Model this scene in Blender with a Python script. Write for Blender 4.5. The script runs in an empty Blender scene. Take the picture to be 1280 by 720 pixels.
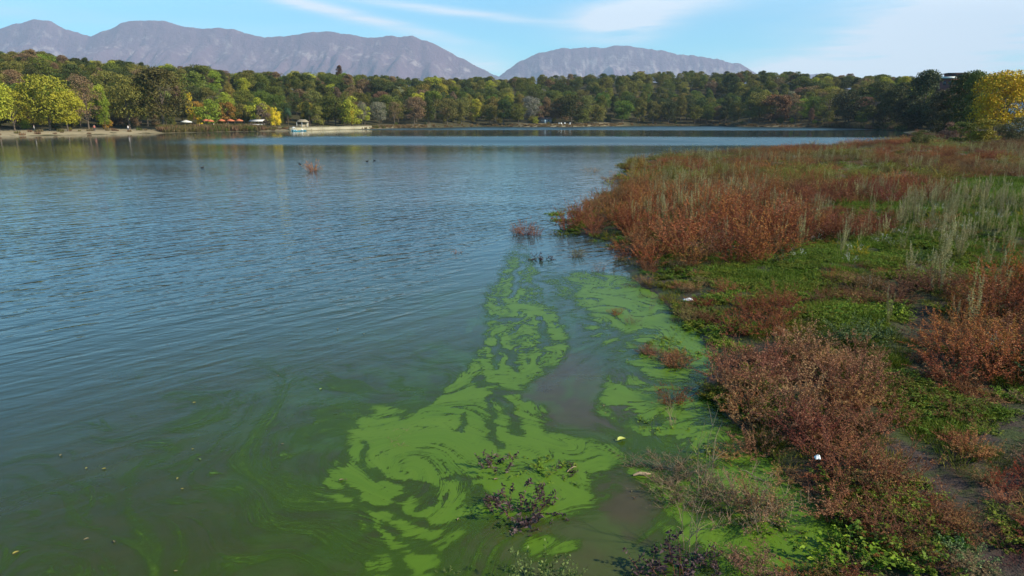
import bpy, bmesh, math, random
import numpy as np
from mathutils import Vector, Matrix

R = math.radians
random.seed(7)
rng = np.random.default_rng(7)
SC = bpy.context.scene
COL = SC.collection

# ------------------------------------------------------------------ camera
CAM_H = 4.0
FPX = 865.0                      # focal length in pixels of the 1280 wide photograph
PITCH = math.atan(212.0 / FPX)   # the horizon lies 212 px above the centre
cam_d = bpy.data.cameras.new("camera")
cam = bpy.data.objects.new("camera", cam_d)
COL.objects.link(cam)
cam.location = (0, 0, CAM_H)
cam.rotation_euler = (math.pi / 2 - PITCH, 0, 0)
cam_d.sensor_width = 36.0
cam_d.lens = 36.0 * FPX / 1280.0
cam_d.clip_start = 0.1
cam_d.clip_end = 60000.0
SC.camera = cam
SC.render.resolution_x = 1024
SC.render.resolution_y = 576

# ------------------------------------------------------------------ light
SUN_AZ = 108.0     # degrees clockwise from the view direction
SUN_EL = 34.0
sun_d = bpy.data.lights.new("sun", 'SUN')
sun_d.energy = 5.0
sun_d.angle = R(0.5)
sun_d.color = (1.0, 0.90, 0.74)
sun = bpy.data.objects.new("sun", sun_d)
COL.objects.link(sun)
sdir = Vector((math.sin(R(SUN_AZ)) * math.cos(R(SUN_EL)), math.cos(R(SUN_AZ)) * math.cos(R(SUN_EL)), math.sin(R(SUN_EL))))
sun.rotation_euler = sdir.to_track_quat('Z', 'Y').to_euler()

SC.view_settings.view_transform = 'Standard'
SC.view_settings.look = 'None'
SC.view_settings.exposure = 0.72
SC.view_settings.gamma = 1.0
SC.view_settings.use_curve_mapping = False
SC.render.engine = 'CYCLES'
SC.cycles.use_denoising = True
SC.cycles.max_bounces = 6
SC.cycles.diffuse_bounces = 2
SC.cycles.transparent_max_bounces = 12
SC.cycles.volume_bounces = 0
SC.cycles.caustics_reflective = False
SC.cycles.caustics_refractive = False


# ------------------------------------------------------------------ node helper
class NT:
    def __init__(self, tree):
        self.t = tree
        tree.nodes.clear()

    def n(self, typ, inp=None, **props):
        nd = self.t.nodes.new(typ)
        for k, v in props.items():
            setattr(nd, k, v)
        if inp:
            for k, v in inp.items():
                s = nd.inputs[k]
                if isinstance(v, tuple) and len(v) == 2 and hasattr(v[0], 'outputs'):
                    self.t.links.new(v[0].outputs[v[1]], s)
                elif hasattr(v, 'outputs'):
                    self.t.links.new(v.outputs[0], s)
                else:
                    s.default_value = v
        return nd

    def math(self, op, a, b=None, c=None, clamp=False):
        nd = self.n('ShaderNodeMath', operation=op, use_clamp=clamp)
        for i, v in enumerate((a, b, c)):
            if v is None:
                continue
            if isinstance(v, (int, float)):
                nd.inputs[i].default_value = v
            elif isinstance(v, tuple):
                self.t.links.new(v[0].outputs[v[1]], nd.inputs[i])
            else:
                self.t.links.new(v.outputs[0], nd.inputs[i])
        return nd

    def mix(self, f, a, b, blend='MIX'):
        nd = self.n('ShaderNodeMix', data_type='RGBA', blend_type=blend)
        for idx, v in ((0, f), (6, a), (7, b)):
            if isinstance(v, (int, float)):
                nd.inputs[idx].default_value = v
            elif isinstance(v, tuple) and hasattr(v[0], 'outputs'):
                self.t.links.new(v[0].outputs[v[1]], nd.inputs[idx])
            elif isinstance(v, tuple):
                nd.inputs[idx].default_value = (*v[:3], 1)
            else:
                self.t.links.new(v.outputs[0], nd.inputs[idx])
        return (nd, 2)

    def step(self, v, lo, hi):
        nd = self.n('ShaderNodeMapRange', interpolation_type='SMOOTHSTEP')
        if isinstance(v, tuple):
            self.t.links.new(v[0].outputs[v[1]], nd.inputs[0])
        else:
            self.t.links.new(v.outputs[0], nd.inputs[0])
        nd.inputs[1].default_value = lo
        nd.inputs[2].default_value = hi
        return nd

    def noise(self, vec, scale, detail=4.0, rough=0.5, dist=0.0):
        nd = self.n('ShaderNodeTexNoise', inp={'Scale': scale, 'Detail': detail, 'Roughness': rough, 'Distortion': dist})
        if vec is not None:
            if isinstance(vec, tuple):
                self.t.links.new(vec[0].outputs[vec[1]], nd.inputs['Vector'])
            else:
                self.t.links.new(vec.outputs[0], nd.inputs['Vector'])
        return nd

    def mapping(self, vec, scale=(1, 1, 1), rot=(0, 0, 0), loc=(0, 0, 0)):
        nd = self.n('ShaderNodeMapping')
        if isinstance(vec, tuple):
            self.t.links.new(vec[0].outputs[vec[1]], nd.inputs[0])
        else:
            self.t.links.new(vec.outputs[0], nd.inputs[0])
        nd.inputs['Scale'].default_value = scale
        nd.inputs['Rotation'].default_value = rot
        nd.inputs['Location'].default_value = loc
        return nd

    def link(self, a, b):
        o = a[0].outputs[a[1]] if isinstance(a, tuple) else a.outputs[0]
        self.t.links.new(o, b)


def new_mat(name):
    m = bpy.data.materials.new(name)
    m.use_nodes = True
    return m, NT(m.node_tree)


# ------------------------------------------------------------------ world: clear sky with thin cirrus
world = bpy.data.worlds.new("World")
SC.world = world
world.use_nodes = True
W = NT(world.node_tree)
sky = W.n('ShaderNodeTexSky', sky_type='NISHITA', sun_disc=False, sun_elevation=R(SUN_EL), sun_rotation=R(SUN_AZ),
          altitude=120.0, air_density=1.0, dust_density=0.6, ozone_density=3.0)
tc = W.n('ShaderNodeTexCoord')
sep = W.n('ShaderNodeSeparateXYZ', inp={0: (tc, 'Generated')})
# cloud sheet coordinates: where a ray meets a high flat layer
zc = W.math('MAXIMUM', (sep, 2), 0.02)
u = W.math('DIVIDE', (sep, 0), W.math('ADD', zc, 0.06))
v = W.math('DIVIDE', (sep, 1), W.math('ADD', zc, 0.06))
uv = W.n('ShaderNodeCombineXYZ', inp={0: u, 1: v, 2: 0.0})
# azimuth / elevation in radians for the big cloud bodies
az = W.math('ARCTAN2', (sep, 0), (sep, 1))
el = W.math('ARCSINE', (sep, 2))
ae = W.n('ShaderNodeCombineXYZ', inp={0: az, 1: W.math('MULTIPLY', el, 3.0), 2: 0.0})
wn = W.noise(ae, 3.0, 6, 0.6, 0.5)
fine = W.noise(W.mapping(ae, (2.2, 9.0, 1), (0, 0, R(-20))), 3.0, 8, 0.62, 0.8)
soft = W.noise(W.mapping(ae, (1.0, 2.4, 1), (0, 0, R(-16))), 2.4, 7, 0.58, 0.4)


def blob(a0, e0, ra, re, slope=0.0, gain=1.0):
    """soft elongated cloud body round azimuth a0 / elevation e0 (degrees)"""
    da = W.math('SUBTRACT', az, R(a0))
    de = W.math('SUBTRACT', W.math('SUBTRACT', el, R(e0)), W.math('MULTIPLY', da, slope))
    de = W.math('ADD', de, W.math('MULTIPLY', W.math('SUBTRACT', wn, 0.5), R(re) * 1.6))
    q = W.math('ADD', W.math('POWER', W.math('DIVIDE', da, R(ra)), 2.0), W.math('POWER', W.math('DIVIDE', de, R(re)), 2.0))
    return W.math('MULTIPLY', W.math('EXPONENT', W.math('MULTIPLY', q, -1.0)), gain)


parts_ = [
    blob(8.4, 7.2, 3.4, 1.3, 0.0, 2.0),
    blob(-12.5, 7.6, 7.5, 0.42, -0.20, 1.3),
    blob(-4.0, 7.9, 8.0, 0.30, -0.10, 1.1),
    blob(-3.5, 4.4, 5.0, 0.9, -0.18, 0.7),
    blob(34.0, 7.0, 10.5, 3.0, 0.28, 1.7),
    blob(28.0, 4.0, 13.0, 1.4, 0.02, 1.0),
    blob(15.0, 9.0, 6.0, 1.2, 0.2, 0.7),
    blob(50.0, 14.0, 14.0, 5.0, 0.2, 0.8),
    blob(-32.0, 6.6, 9.0, 0.5, -0.05, 0.16),
]
body = parts_[0]
for p_ in parts_[1:]:
    body = W.math('ADD', body, p_)
tex = W.math('ADD', W.math('MULTIPLY', fine, 0.45), W.math('MULTIPLY', soft, 0.75))
cl = W.math('MULTIPLY', body, W.math('ADD', W.math('MULTIPLY', tex, 3.4), -1.25, clamp=True))
veil = W.math('MULTIPLY', W.math('MULTIPLY', W.step(soft, 0.42, 0.75), 0.22), W.step((sep, 2), 0.30, 0.12))
cl = W.math('ADD', cl, veil)
cl = W.math('MULTIPLY', cl, W.step((sep, 2), -0.01, 0.03))
cl = W.math('MINIMUM', cl, 0.92)
skyc = W.mix(1.0, sky, (0.62, 1.42, 1.50), 'MULTIPLY')
cloudcol = W.mix(1.0, (7.4, 8.0, 8.3), (1, 1, 1), 'MULTIPLY')
# the blue deepens away from the horizon; added dimming cuts fill light and reflections
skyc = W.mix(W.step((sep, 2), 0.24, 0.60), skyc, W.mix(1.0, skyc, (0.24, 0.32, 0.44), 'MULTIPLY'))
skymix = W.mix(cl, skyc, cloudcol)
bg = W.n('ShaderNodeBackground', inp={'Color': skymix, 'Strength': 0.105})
W.n('ShaderNodeOutputWorld', inp={0: bg})


# ------------------------------------------------------------------ placing: where a pixel of the photograph meets a height
def at(px, py, z=0.0):
    a = PITCH + math.atan((py - 360.0) / FPX)
    a = max(a, 1e-4)
    y = (CAM_H - z) / math.tan(a)
    depth = y * math.cos(PITCH) + (CAM_H - z) * math.sin(PITCH)
    return ((px - 640.0) / FPX * depth, y)


def atd(px, y, z=0.0):
    """point at forward distance y seen in column px"""
    depth = y * math.cos(PITCH) + (CAM_H - z) * math.sin(PITCH)
    return ((px - 640.0) / FPX * depth, y)


def ztop(py, y):
    a = PITCH + math.atan((py - 360.0) / FPX)
    return CAM_H - math.tan(a) * y


# ------------------------------------------------------------------ numpy noise
def _hash(ix, iy, seed):
    h = (ix.astype(np.int64) * 374761393 + iy.astype(np.int64) * 668265263 + seed * 1442695041) & 0xFFFFFFFF
    h = ((h ^ (h >> 13)) * 1274126177) & 0xFFFFFFFF
    h = (h ^ (h >> 16)) & 0xFFFFFF
    return h / float(0xFFFFFF)


def vnoise(x, y, seed=0):
    ix = np.floor(x); iy = np.floor(y)
    fx = x - ix; fy = y - iy
    fx = fx * fx * fx * (fx * (fx * 6 - 15) + 10); fy = fy * fy * fy * (fy * (fy * 6 - 15) + 10)
    a = _hash(ix, iy, seed); b = _hash(ix + 1, iy, seed)
    c = _hash(ix, iy + 1, seed); d = _hash(ix + 1, iy + 1, seed)
    return (a * (1 - fx) + b * fx) * (1 - fy) + (c * (1 - fx) + d * fx) * fy


def fbm(x, y, oct=4, seed=0, rough=0.5):
    s = 0.0; a = 1.0; t = 0.0
    ca, sa = math.cos(0.6), math.sin(0.6)
    for i in range(oct):
        s = s + a * vnoise(x, y, seed + i * 17); t += a
        x, y = (x * ca - y * sa) * 2.03 + 5.3, (x * sa + y * ca) * 2.03 - 3.1
        a *= rough
    return s / t


def sdist(X, Y, poly, closed=True):
    """signed distance to polygon, positive inside (unsigned for open lines)"""
    P = np.array(poly, float)
    n = len(P)
    best = np.full(X.shape, 1e18)
    inside = np.zeros(X.shape, bool)
    for i in range(n if closed else n - 1):
        ax, ay = P[i]; bx, by = P[(i + 1) % n]
        dx, dy = bx - ax, by - ay
        L2 = dx * dx + dy * dy + 1e-12
        t = np.clip(((X - ax) * dx + (Y - ay) * dy) / L2, 0, 1)
        d = (X - ax - t * dx) ** 2 + (Y - ay - t * dy) ** 2
        best = np.minimum(best, d)
        if closed:
            cond = ((ay > Y) != (by > Y))
            if ay != by:
                xi = ax + (Y - ay) / (by - ay) * dx
                inside ^= cond & (X < xi)
    d = np.sqrt(best)
    return np.where(inside, d, -d) if closed else d


def sstep(v, lo, hi):
    t = np.clip((v - lo) / (hi - lo), 0, 1)
    return t * t * (3 - 2 * t)


def interp(x, xs, ys):
    return np.interp(x, xs, ys)


# ------------------------------------------------------------------ object helpers
def tag(o, label=None, cat=None, group=None, kind=None):
    if label: o['label'] = label
    if cat: o['category'] = cat
    if group: o['group'] = group
    if kind: o['kind'] = kind
    return o


def link(name, data, parent=None, loc=None, rotz=0.0, scale=None):
    o = bpy.data.objects.new(name, data)
    COL.objects.link(o)
    if parent is not None: o.parent = parent
    if loc is not None: o.location = loc
    o.rotation_euler = (0, 0, rotz)
    if scale is not None: o.scale = scale if hasattr(scale, '__len__') else (scale,) * 3
    return o


def mesh_np(name, V, F, mats=(), attrs=None, mat_idx=None, smooth=False):
    """F: (n,k) int array of k-gons, or list of such arrays"""
    V = np.asarray(V, np.float32)
    Fs = F if isinstance(F, list) else [F]
    Fs = [np.asarray(f, np.int32) for f in Fs if len(f)]
    me = bpy.data.meshes.new(name)
    nl = sum(f.size for f in Fs); nf = sum(len(f) for f in Fs)
    me.vertices.add(len(V)); me.vertices.foreach_set('co', V.ravel())
    me.loops.add(nl); me.loops.foreach_set('vertex_index', np.concatenate([f.ravel() for f in Fs]))
    st = []; c = 0
    for f in Fs:
        k = f.shape[1]
        st.append(c + np.arange(len(f)) * k); c += f.size
    me.polygons.add(nf); me.polygons.foreach_set('loop_start', np.concatenate(st).astype(np.int32))
    for m in mats: me.materials.append(m)
    if mat_idx is not None: me.polygons.foreach_set('material_index', np.asarray(mat_idx, np.int32))
    if smooth: me.polygons.foreach_set('use_smooth', np.ones(nf, bool))
    me.update(calc_edges=True)
    me.validate()
    if attrs:
        for k, a in attrs.items():
            at_ = me.attributes.new(k, 'FLOAT', 'POINT')
            at_.data.foreach_set('value', np.asarray(a, np.float32))
    return me


def grid_faces(nu, nv):
    i = np.arange(nu - 1)[:, None] * nv + np.arange(nv - 1)[None, :]
    return np.stack([i, i + nv, i + nv + 1, i + 1], -1).reshape(-1, 4)


class Geo:
    """collects vertices and faces (tubes, leaves, boxes) with a tint per vertex"""
    def __init__(self):
        self.V = []; self.Q = []; self.T = []; self.tint = []; self.n = 0

    def add(self, V, Q=None, T=None, tint=0.5):
        V = np.asarray(V, float)
        if Q is not None and len(Q): self.Q.append(np.asarray(Q) + self.n)
        if T is not None and len(T): self.T.append(np.asarray(T) + self.n)
        self.V.append(V)
        self.tint.append(np.broadcast_to(np.asarray(tint, float), (len(V),)).copy())
        self.n += len(V)

    def tube(self, pts, radii, k=5, tint=0.5, cap=True):
        pts = np.asarray(pts, float); radii = np.asarray(radii, float)
        m = len(pts)
        d = np.gradient(pts, axis=0)
        d /= np.linalg.norm(d, axis=1)[:, None] + 1e-9
        ref = np.array([0.0, 1.0, 0.0]) if abs(d[0][1]) < 0.8 else np.array([1.0, 0, 0])
        a = np.cross(d, ref); a /= np.linalg.norm(a, axis=1)[:, None] + 1e-9
        b = np.cross(d, a)
        th = np.arange(k) / k * 2 * np.pi
        V = pts[:, None, :] + radii[:, None, None] * (np.cos(th)[None, :, None] * a[:, None, :] + np.sin(th)[None, :, None] * b[:, None, :])
        i = np.arange(m - 1)[:, None] * k; j = np.arange(k)[None, :]; j2 = (j + 1) % k
        Q = np.stack([i + j, i + j2, i + k + j2, i + k + j], -1).reshape(-1, 4)
        V = V.reshape(-1, 3)
        if cap:
            V = np.vstack([V, pts[-1:] + d[-1:] * radii[-1]])
            T = np.stack([(m - 1) * k + np.arange(k), (m - 1) * k + (np.arange(k) + 1) % k, np.full(k, m * k)], -1)
            self.add(V, Q, T, tint)
        else:
            self.add(V, Q, None, tint)

    def leaves(self, P, A, N, L, Wd, tint, fold=0.18):
        P = np.asarray(P, float); n = len(P)
        A = A / (np.linalg.norm(A, axis=1)[:, None] + 1e-9)
        S = np.cross(A, N); S /= np.linalg.norm(S, axis=1)[:, None] + 1e-9
        U = np.cross(S, A)
        L = np.broadcast_to(L, (n,))[:, None]; Wd = np.broadcast_to(Wd, (n,))[:, None]
        m = P + A * L * 0.45
        V = np.stack([P, m + S * Wd * 0.5 + U * Wd * fold, P + A * L - U * L * 0.12, m - S * Wd * 0.5 + U * Wd * fold], 1).reshape(-1, 3)
        Q = np.arange(n * 4).reshape(-1, 4)
        self.add(V, Q, None, np.repeat(np.broadcast_to(tint, (n,)), 4))

    def box(self, lo, hi, tint=0.5):
        x0, y0, z0 = lo; x1, y1, z1 = hi
        V = [(x0, y0, z0), (x1, y0, z0), (x1, y1, z0), (x0, y1, z0), (x0, y0, z1), (x1, y0, z1), (x1, y1, z1), (x0, y1, z1)]
        Q = [(0, 3, 2, 1), (4, 5, 6, 7), (0, 1, 5, 4), (1, 2, 6, 5), (2, 3, 7, 6), (3, 0, 4, 7)]
        self.add(V, Q, None, tint)

    def lathe(self, prof, k=16, c=(0, 0, 0), tint=0.5, sx=1.0, sy=1.0):
        prof = np.asarray(prof, float); m = len(prof)
        th = np.arange(k) / k * 2 * np.pi
        V = np.stack([c[0] + sx * prof[:, 0][:, None] * np.cos(th), c[1] + sy * prof[:, 0][:, None] * np.sin(th),
                      c[2] + prof[:, 1][:, None] + 0 * th], -1).reshape(-1, 3)
        i = np.arange(m - 1)[:, None] * k; j = np.arange(k)[None, :]; j2 = (j + 1) % k
        Q = np.stack([i + j, i + j2, i + k + j2, i + k + j], -1).reshape(-1, 4)
        self.add(V, Q, None, tint)

    def mesh(self, name, mats, smooth=False):
        V = np.vstack(self.V); t = np.concatenate(self.tint)
        F = []
        if self.Q: F.append(np.vstack(self.Q))
        if self.T: F.append(np.vstack(self.T))
        return mesh_np(name, V, F, mats, {'tint': t}, None, smooth)


def rnd_dirs(n, r):
    d = r.normal(size=(n, 3))
    return d / np.linalg.norm(d, axis=1)[:, None]


# ------------------------------------------------------------------ materials
def leaf_material(name, cols, stops=None, trans=0.35, rough=0.6, var=0.25, source='object', hue=0.0):
    """colours laid over the tint of each leaf; source: where the colour of the individual comes from"""
    m, N = new_mat(name)
    ta = N.n('ShaderNodeAttribute', attribute_name='tint')
    ramp = N.n('ShaderNodeValToRGB', inp={0: (ta, 'Fac')})
    cr = ramp.color_ramp
    stops = stops or [i / (len(cols) - 1) for i in range(len(cols))]
    while len(cr.elements) < len(cols): cr.elements.new(0.5)
    for e, c, s in zip(cr.elements, cols, stops):
        e.position = s; e.color = (*c, 1)
    if source == 'object':
        oi = N.n('ShaderNodeObjectInfo')
        base = N.mix(1.0, ramp, (oi, 'Color'), 'MULTIPLY')
        rnd = (oi, 'Random')
    else:
        ia = N.n('ShaderNodeAttribute', attribute_name='icol', attribute_type='INSTANCER')
        base = N.mix(1.0, ramp, (ia, 'Color'), 'MULTIPLY')
        oi = N.n('ShaderNodeObjectInfo')
        rnd = (oi, 'Random')
    hv = N.n('ShaderNodeHueSaturation', inp={'Hue': N.math('ADD', N.math('MULTIPLY', rnd, hue), 0.5 - hue / 2),
                                              'Value': N.math('ADD', N.math('MULTIPLY', rnd, var), 1 - var / 2), 'Color': base})
    p = N.n('ShaderNodeBsdfPrincipled', inp={'Base Color': hv, 'Roughness': rough, 'Specular IOR Level': 0.12})
    tr = N.n('ShaderNodeBsdfTranslucent', inp={'Color': hv})
    mx = N.n('ShaderNodeMixShader', inp={0: trans, 1: p, 2: tr})
    N.n('ShaderNodeOutputMaterial', inp={0: mx})
    return m


def plain(name, col, rough=0.7, metal=0.0, noise=0.0, nscale=5.0, spec=0.3):
    m, N = new_mat(name)
    tcn = N.n('ShaderNodeTexCoord')
    nz = N.noise((tcn, 'Object'), nscale, 4)
    hv = N.n('ShaderNodeHueSaturation', inp={'Value': N.math('ADD', N.math('MULTIPLY', nz, noise * 2), 1 - noise), 'Color': (*col, 1)})
    p = N.n('ShaderNodeBsdfPrincipled', inp={'Base Color': hv, 'Roughness': rough, 'Metallic': metal, 'Specular IOR Level': spec})
    N.n('ShaderNodeOutputMaterial', inp={0: p})
    return m


BARK = plain('bark', (0.12, 0.09, 0.065), 0.9, 0, 0.4, 3)
BARK_PALE = plain('pale_bark', (0.33, 0.29, 0.24), 0.9, 0, 0.3, 3)

# ------------------------------------------------------------------ mountains
MOUNT_MAT, N = new_mat('mountain_rock')
geo_ = N.n('ShaderNodeNewGeometry')
ha = N.n('ShaderNodeAttribute', attribute_name='hrel')
ga = N.n('ShaderNodeAttribute', attribute_name='cliff')
tco = N.n('ShaderNodeTexCoord')
n1 = N.noise((tco, 'Object'), 0.0016, 7, 0.6)
n2 = N.noise((tco, 'Object'), 0.008, 6, 0.65)
n3 = N.noise(N.mapping((tco, 'Object'), (1, 1, 0.22)), 0.012, 5, 0.6, 0.3)
c_low = N.mix(n2, (0.050, 0.062, 0.066), (0.090, 0.092, 0.098))
c_up = N.mix(n1, (0.100, 0.056, 0.078), (0.150, 0.088, 0.105))  # blue and purple in both base tones carry some of the haze
cc = N.mix(N.step(N.math('ADD', (ha, 'Fac'), N.math('MULTIPLY', N.math('SUBTRACT', n1, 0.5), 0.8)), 0.25, 0.62), c_low, c_up)
rockm = N.math('MULTIPLY', N.step(N.math('ADD', n3, N.math('MULTIPLY', (ga, 'Fac'), 0.30)), 0.68, 0.90), 0.65)
cc = N.mix(rockm, cc, (0.40, 0.34, 0.31))
n4 = N.noise(N.mapping((tco, 'Object'), (1, 1, 2.5)), 0.006, 6, 0.7)
pale = N.math('MULTIPLY', N.step(n4, 0.60, 0.70), N.math('MULTIPLY', N.step((ha, 'Fac'), 0.50, 0.30), N.step((ha, 'Fac'), 0.12, 0.22)))
cc = N.mix(N.math('MULTIPLY', pale, 0.35), cc, (0.62, 0.60, 0.58))
bmp = N.n('ShaderNodeBump', inp={'Strength': 0.8, 'Distance': 55.0, 'Height': n2})
p = N.n('ShaderNodeBsdfPrincipled', inp={'Base Color': cc, 'Roughness': 0.95, 'Specular IOR Level': 0.1, 'Normal': bmp})
N.n('ShaderNodeOutputMaterial', inp={0: p})


def mountain(name, label, prof, dist, base_py, spread, seed, cliff):
    """ridge line traced in the photograph, stood at its own distance, with a long eroded slope in front and a back slope"""
    pxs = np.array([q[0] for q in prof], float); pys = np.array([q[1] for q in prof], float)
    nu = 420; nv = 110
    U_ = np.linspace(pxs[0], pxs[-1], nu)
    py = np.interp(U_, pxs, pys)
    # small crags on the ridge
    py = py + (fbm(U_ * 0.07, U_ * 0 + seed, 5, seed, 0.6) - 0.5) * 5.0
    ang = PITCH + np.arctan((py - 360) / FPX)
    top = CAM_H - np.tan(ang) * dist
    top = np.maximum(top, 8)
    x = (U_ - 640) / FPX * (dist * math.cos(PITCH) - top * math.sin(PITCH))
    T = np.linspace(-0.55, 1.0, nv)          # -: back slope, 0: ridge, 1: foot towards the lake
    V = np.zeros((nu, nv, 3)); hr = np.zeros((nu, nv)); cf = np.zeros((nu, nv))
    for j, t in enumerate(T):
        wv = (fbm(x / 900 + 3.1, np.full(nu, t * 1.1), 3, seed + 5) - 0.5)
        xw = x + wv * 500 * abs(t)
        if t >= 0:
            sh = (1 - t) ** 1.25
            # a steep wall under the crest where there are cliffs
            sh = sh * (1 - cliff * 0.22 * sstep(np.full(nu, t), 0.0, 0.07))
        else:
            sh = np.full(nu, max(0.0, 1 - (-t / 0.55) ** 1.4))
        gul = np.abs(fbm(xw / 430.0, np.full(nu, t * 1.6 + seed), 5, seed + 9, 0.55) - 0.5) * 2
        gl2 = np.abs(fbm(xw / 130.0, np.full(nu, t * 2.5 + seed), 4, seed + 19, 0.55) - 0.5) * 2
        depth_ = sstep(np.full(nu, abs(t)), 0.0, 0.25) * (1 - t * 0.6 if t > 0 else 1.0)
        z = top * sh - (1 - gul) ** 2 * top * 0.34 * depth_ - (1 - gl2) ** 2 * top * 0.13 * depth_
        big = np.abs(fbm(xw / 1100.0 + 7, np.full(nu, t * 0.9 + seed), 3, seed + 29, 0.5) - 0.5) * 2
        z = z + top * 0.26 * depth_ - (1 - big) ** 3 * top * 0.22 * depth_
        if abs(t) < 1e-6: z = top
        V[:, j, 0] = x; V[:, j, 1] = dist - t * spread; V[:, j, 2] = np.maximum(z, 2 - 30 * (abs(t) > 0.9))
        hr[:, j] = sh * top / top.max()
        cf[:, j] = cliff * math.exp(-((t - 0.10) / 0.10) ** 2)
    me = mesh_np(name, V.reshape(-1, 3), grid_faces(nu, nv)[:, ::-1], [MOUNT_MAT], {'hrel': hr.ravel(), 'cliff': cf.ravel()}, smooth=True)
    o = link(name, me)
    tag(o, label, None, None, 'structure')
    return o


mountain('mountain', 'long purple brown mountain with three summits on the left skyline',
         [(-420, 90), (-330, 70), (-220, 48), (-120, 50), (-60, 48), (-20, 40), (0, 36), (20, 29), (42, 23), (62, 26), (80, 35), (100, 42), (114, 45), (130, 39),
          (150, 29), (178, 25), (205, 26), (222, 31), (250, 36), (290, 34), (305, 40), (330, 46), (360, 44), (385, 41), (405, 39),
          (430, 41), (450, 45), (480, 45), (515, 45), (535, 51), (560, 63), (590, 80), (615, 92), (640, 104), (670, 118), (700, 135)],
         8200, 150, 3200, 3, 0.7)
mountain('mountain', 'flat topped grey mountain with pale cliffs in the middle of the skyline',
         [(560, 135), (590, 118), (612, 104), (626, 93), (645, 78), (670, 66), (700, 60), (730, 59), (755, 58), (775, 57), (800, 58), (815, 60), (840, 65),
          (870, 70), (900, 75), (925, 80), (938, 87), (950, 93), (985, 105), (1040, 124), (1080, 138)],
         9600, 150, 3000, 11, 1.0)
mountain('mountain', 'low blue ridge just showing over the wood right of centre',
         [(930, 125), (970, 108), (995, 96), (1012, 92), (1030, 92), (1045, 96), (1075, 104), (1120, 112), (1300, 106), (1500, 112), (1800, 130)],
         10400, 150, 1800, 23, 0.2)

# ------------------------------------------------------------------ air
HAZE, N = new_mat('haze_air')
pv = N.n('ShaderNodeVolumePrincipled', inp={'Color': (0.60, 0.75, 1.0, 1), 'Density': 0.000096, 'Anisotropy': 0.0})
ho = N.n('ShaderNodeOutputMaterial')
N.t.links.new(pv.outputs[0], ho.inputs['Volume'])
hb = Geo(); hb.box((-11500, -1500, -14), (11500, 10900, 1500))
haze = link('haze', hb.mesh('haze', [HAZE]))
haze['kind'] = 'stuff'; haze['label'] = 'thin blue air between the lake and the mountains'

# ------------------------------------------------------------------ far shore: hill terrain
SH_X = [-700, 0, 100, 200, 290, 330, 380, 465, 500, 545, 600, 655, 700, 765, 800, 900, 920, 1000, 1060, 1130, 1200, 1300, 2000]
SH_Y = [176, 170.5, 168.5, 166.5, 164.5, 164, 163.5, 161.2, 160.2, 159.8, 158.5, 158.8, 158.8, 158.0, 157.6, 157.5, 158.6, 159.4, 160.2, 163.5, 165, 166, 172]
CR_X = [-700, 0, 60, 130, 250, 300, 350, 430, 500, 600, 700, 800, 850, 950, 1000, 1050, 1140, 1200, 1280, 2000]
CR_Y = [62, 63, 67, 77, 83, 89, 92, 91, 96, 97, 95, 90, 90, 90, 91, 93, 96, 95, 98, 100]   # tree tops on the skyline
CW_Y = [150, 150, 150, 150, 150, 150, 160, 170, 180, 190, 200, 200, 200, 180, 170, 160, 150, 140, 120, 150]


def shore_d(px):
    py = np.interp(px, SH_X, SH_Y)
    a = PITCH + np.arctan((py - 360) / FPX)
    return CAM_H / np.tan(a)


def hill_z(px, y):
    """height of the far ground in column px at forward distance y"""
    px = np.asarray(px, float); y = np.asarray(y, float)
    D = shore_d(px)
    Wd = np.interp(px, CR_X, CW_Y)
    yc = D + Wd
    a = PITCH + np.arctan((np.interp(px, CR_X, CR_Y) - 360) / FPX)
    zc_ = CAM_H - np.tan(a) * yc - 10.0
    s = (y - D)
    beach = 0.75 * sstep(s, -0.5, 5.0) + 0.5 * sstep(s, 4, 20)
    flat = np.interp(px, [0, 450, 520, 640, 700, 800, 1300], [22, 24, 8, 6, 10, 5, 8])
    rise = zc_ * sstep(s, flat - 12, Wd * 1.02)
    fall = sstep(s, Wd * 1.1, Wd * 3.0)
    z = np.where(s < 0, -0.8, 0.0) * np.clip(-s / 3, 0, 1) + beach + rise * (1 - 0.75 * fall)
    z = z + (fbm(px * 0.02, y * 0.02, 3, 31) - 0.5) * 3.0 * sstep(s, 15, 60)
    return z


GROUND_FAR, N = new_mat('far_ground')
tco = N.n('ShaderNodeTexCoord')
hs = N.n('ShaderNodeAttribute', attribute_name='sand')
g1 = N.noise((tco, 'Object'), 0.25, 6, 0.6)
g2 = N.noise((tco, 'Object'), 1.2, 5, 0.6)
gcol = N.mix(g1, (0.030, 0.035, 0.014), (0.075, 0.060, 0.028))
scol = N.mix(g2, (0.27, 0.22, 0.13), (0.37, 0.31, 0.20))
cc = N.mix(N.math('MULTIPLY', (hs, 'Fac'), N.step(g1, 0.30, 0.44)), gcol, scol)
p = N.n('ShaderNodeBsdfPrincipled', inp={'Base Color': cc, 'Roughness': 0.95, 'Specular IOR Level': 0.1})
N.n('ShaderNodeOutputMaterial', inp={0: p})

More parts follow.
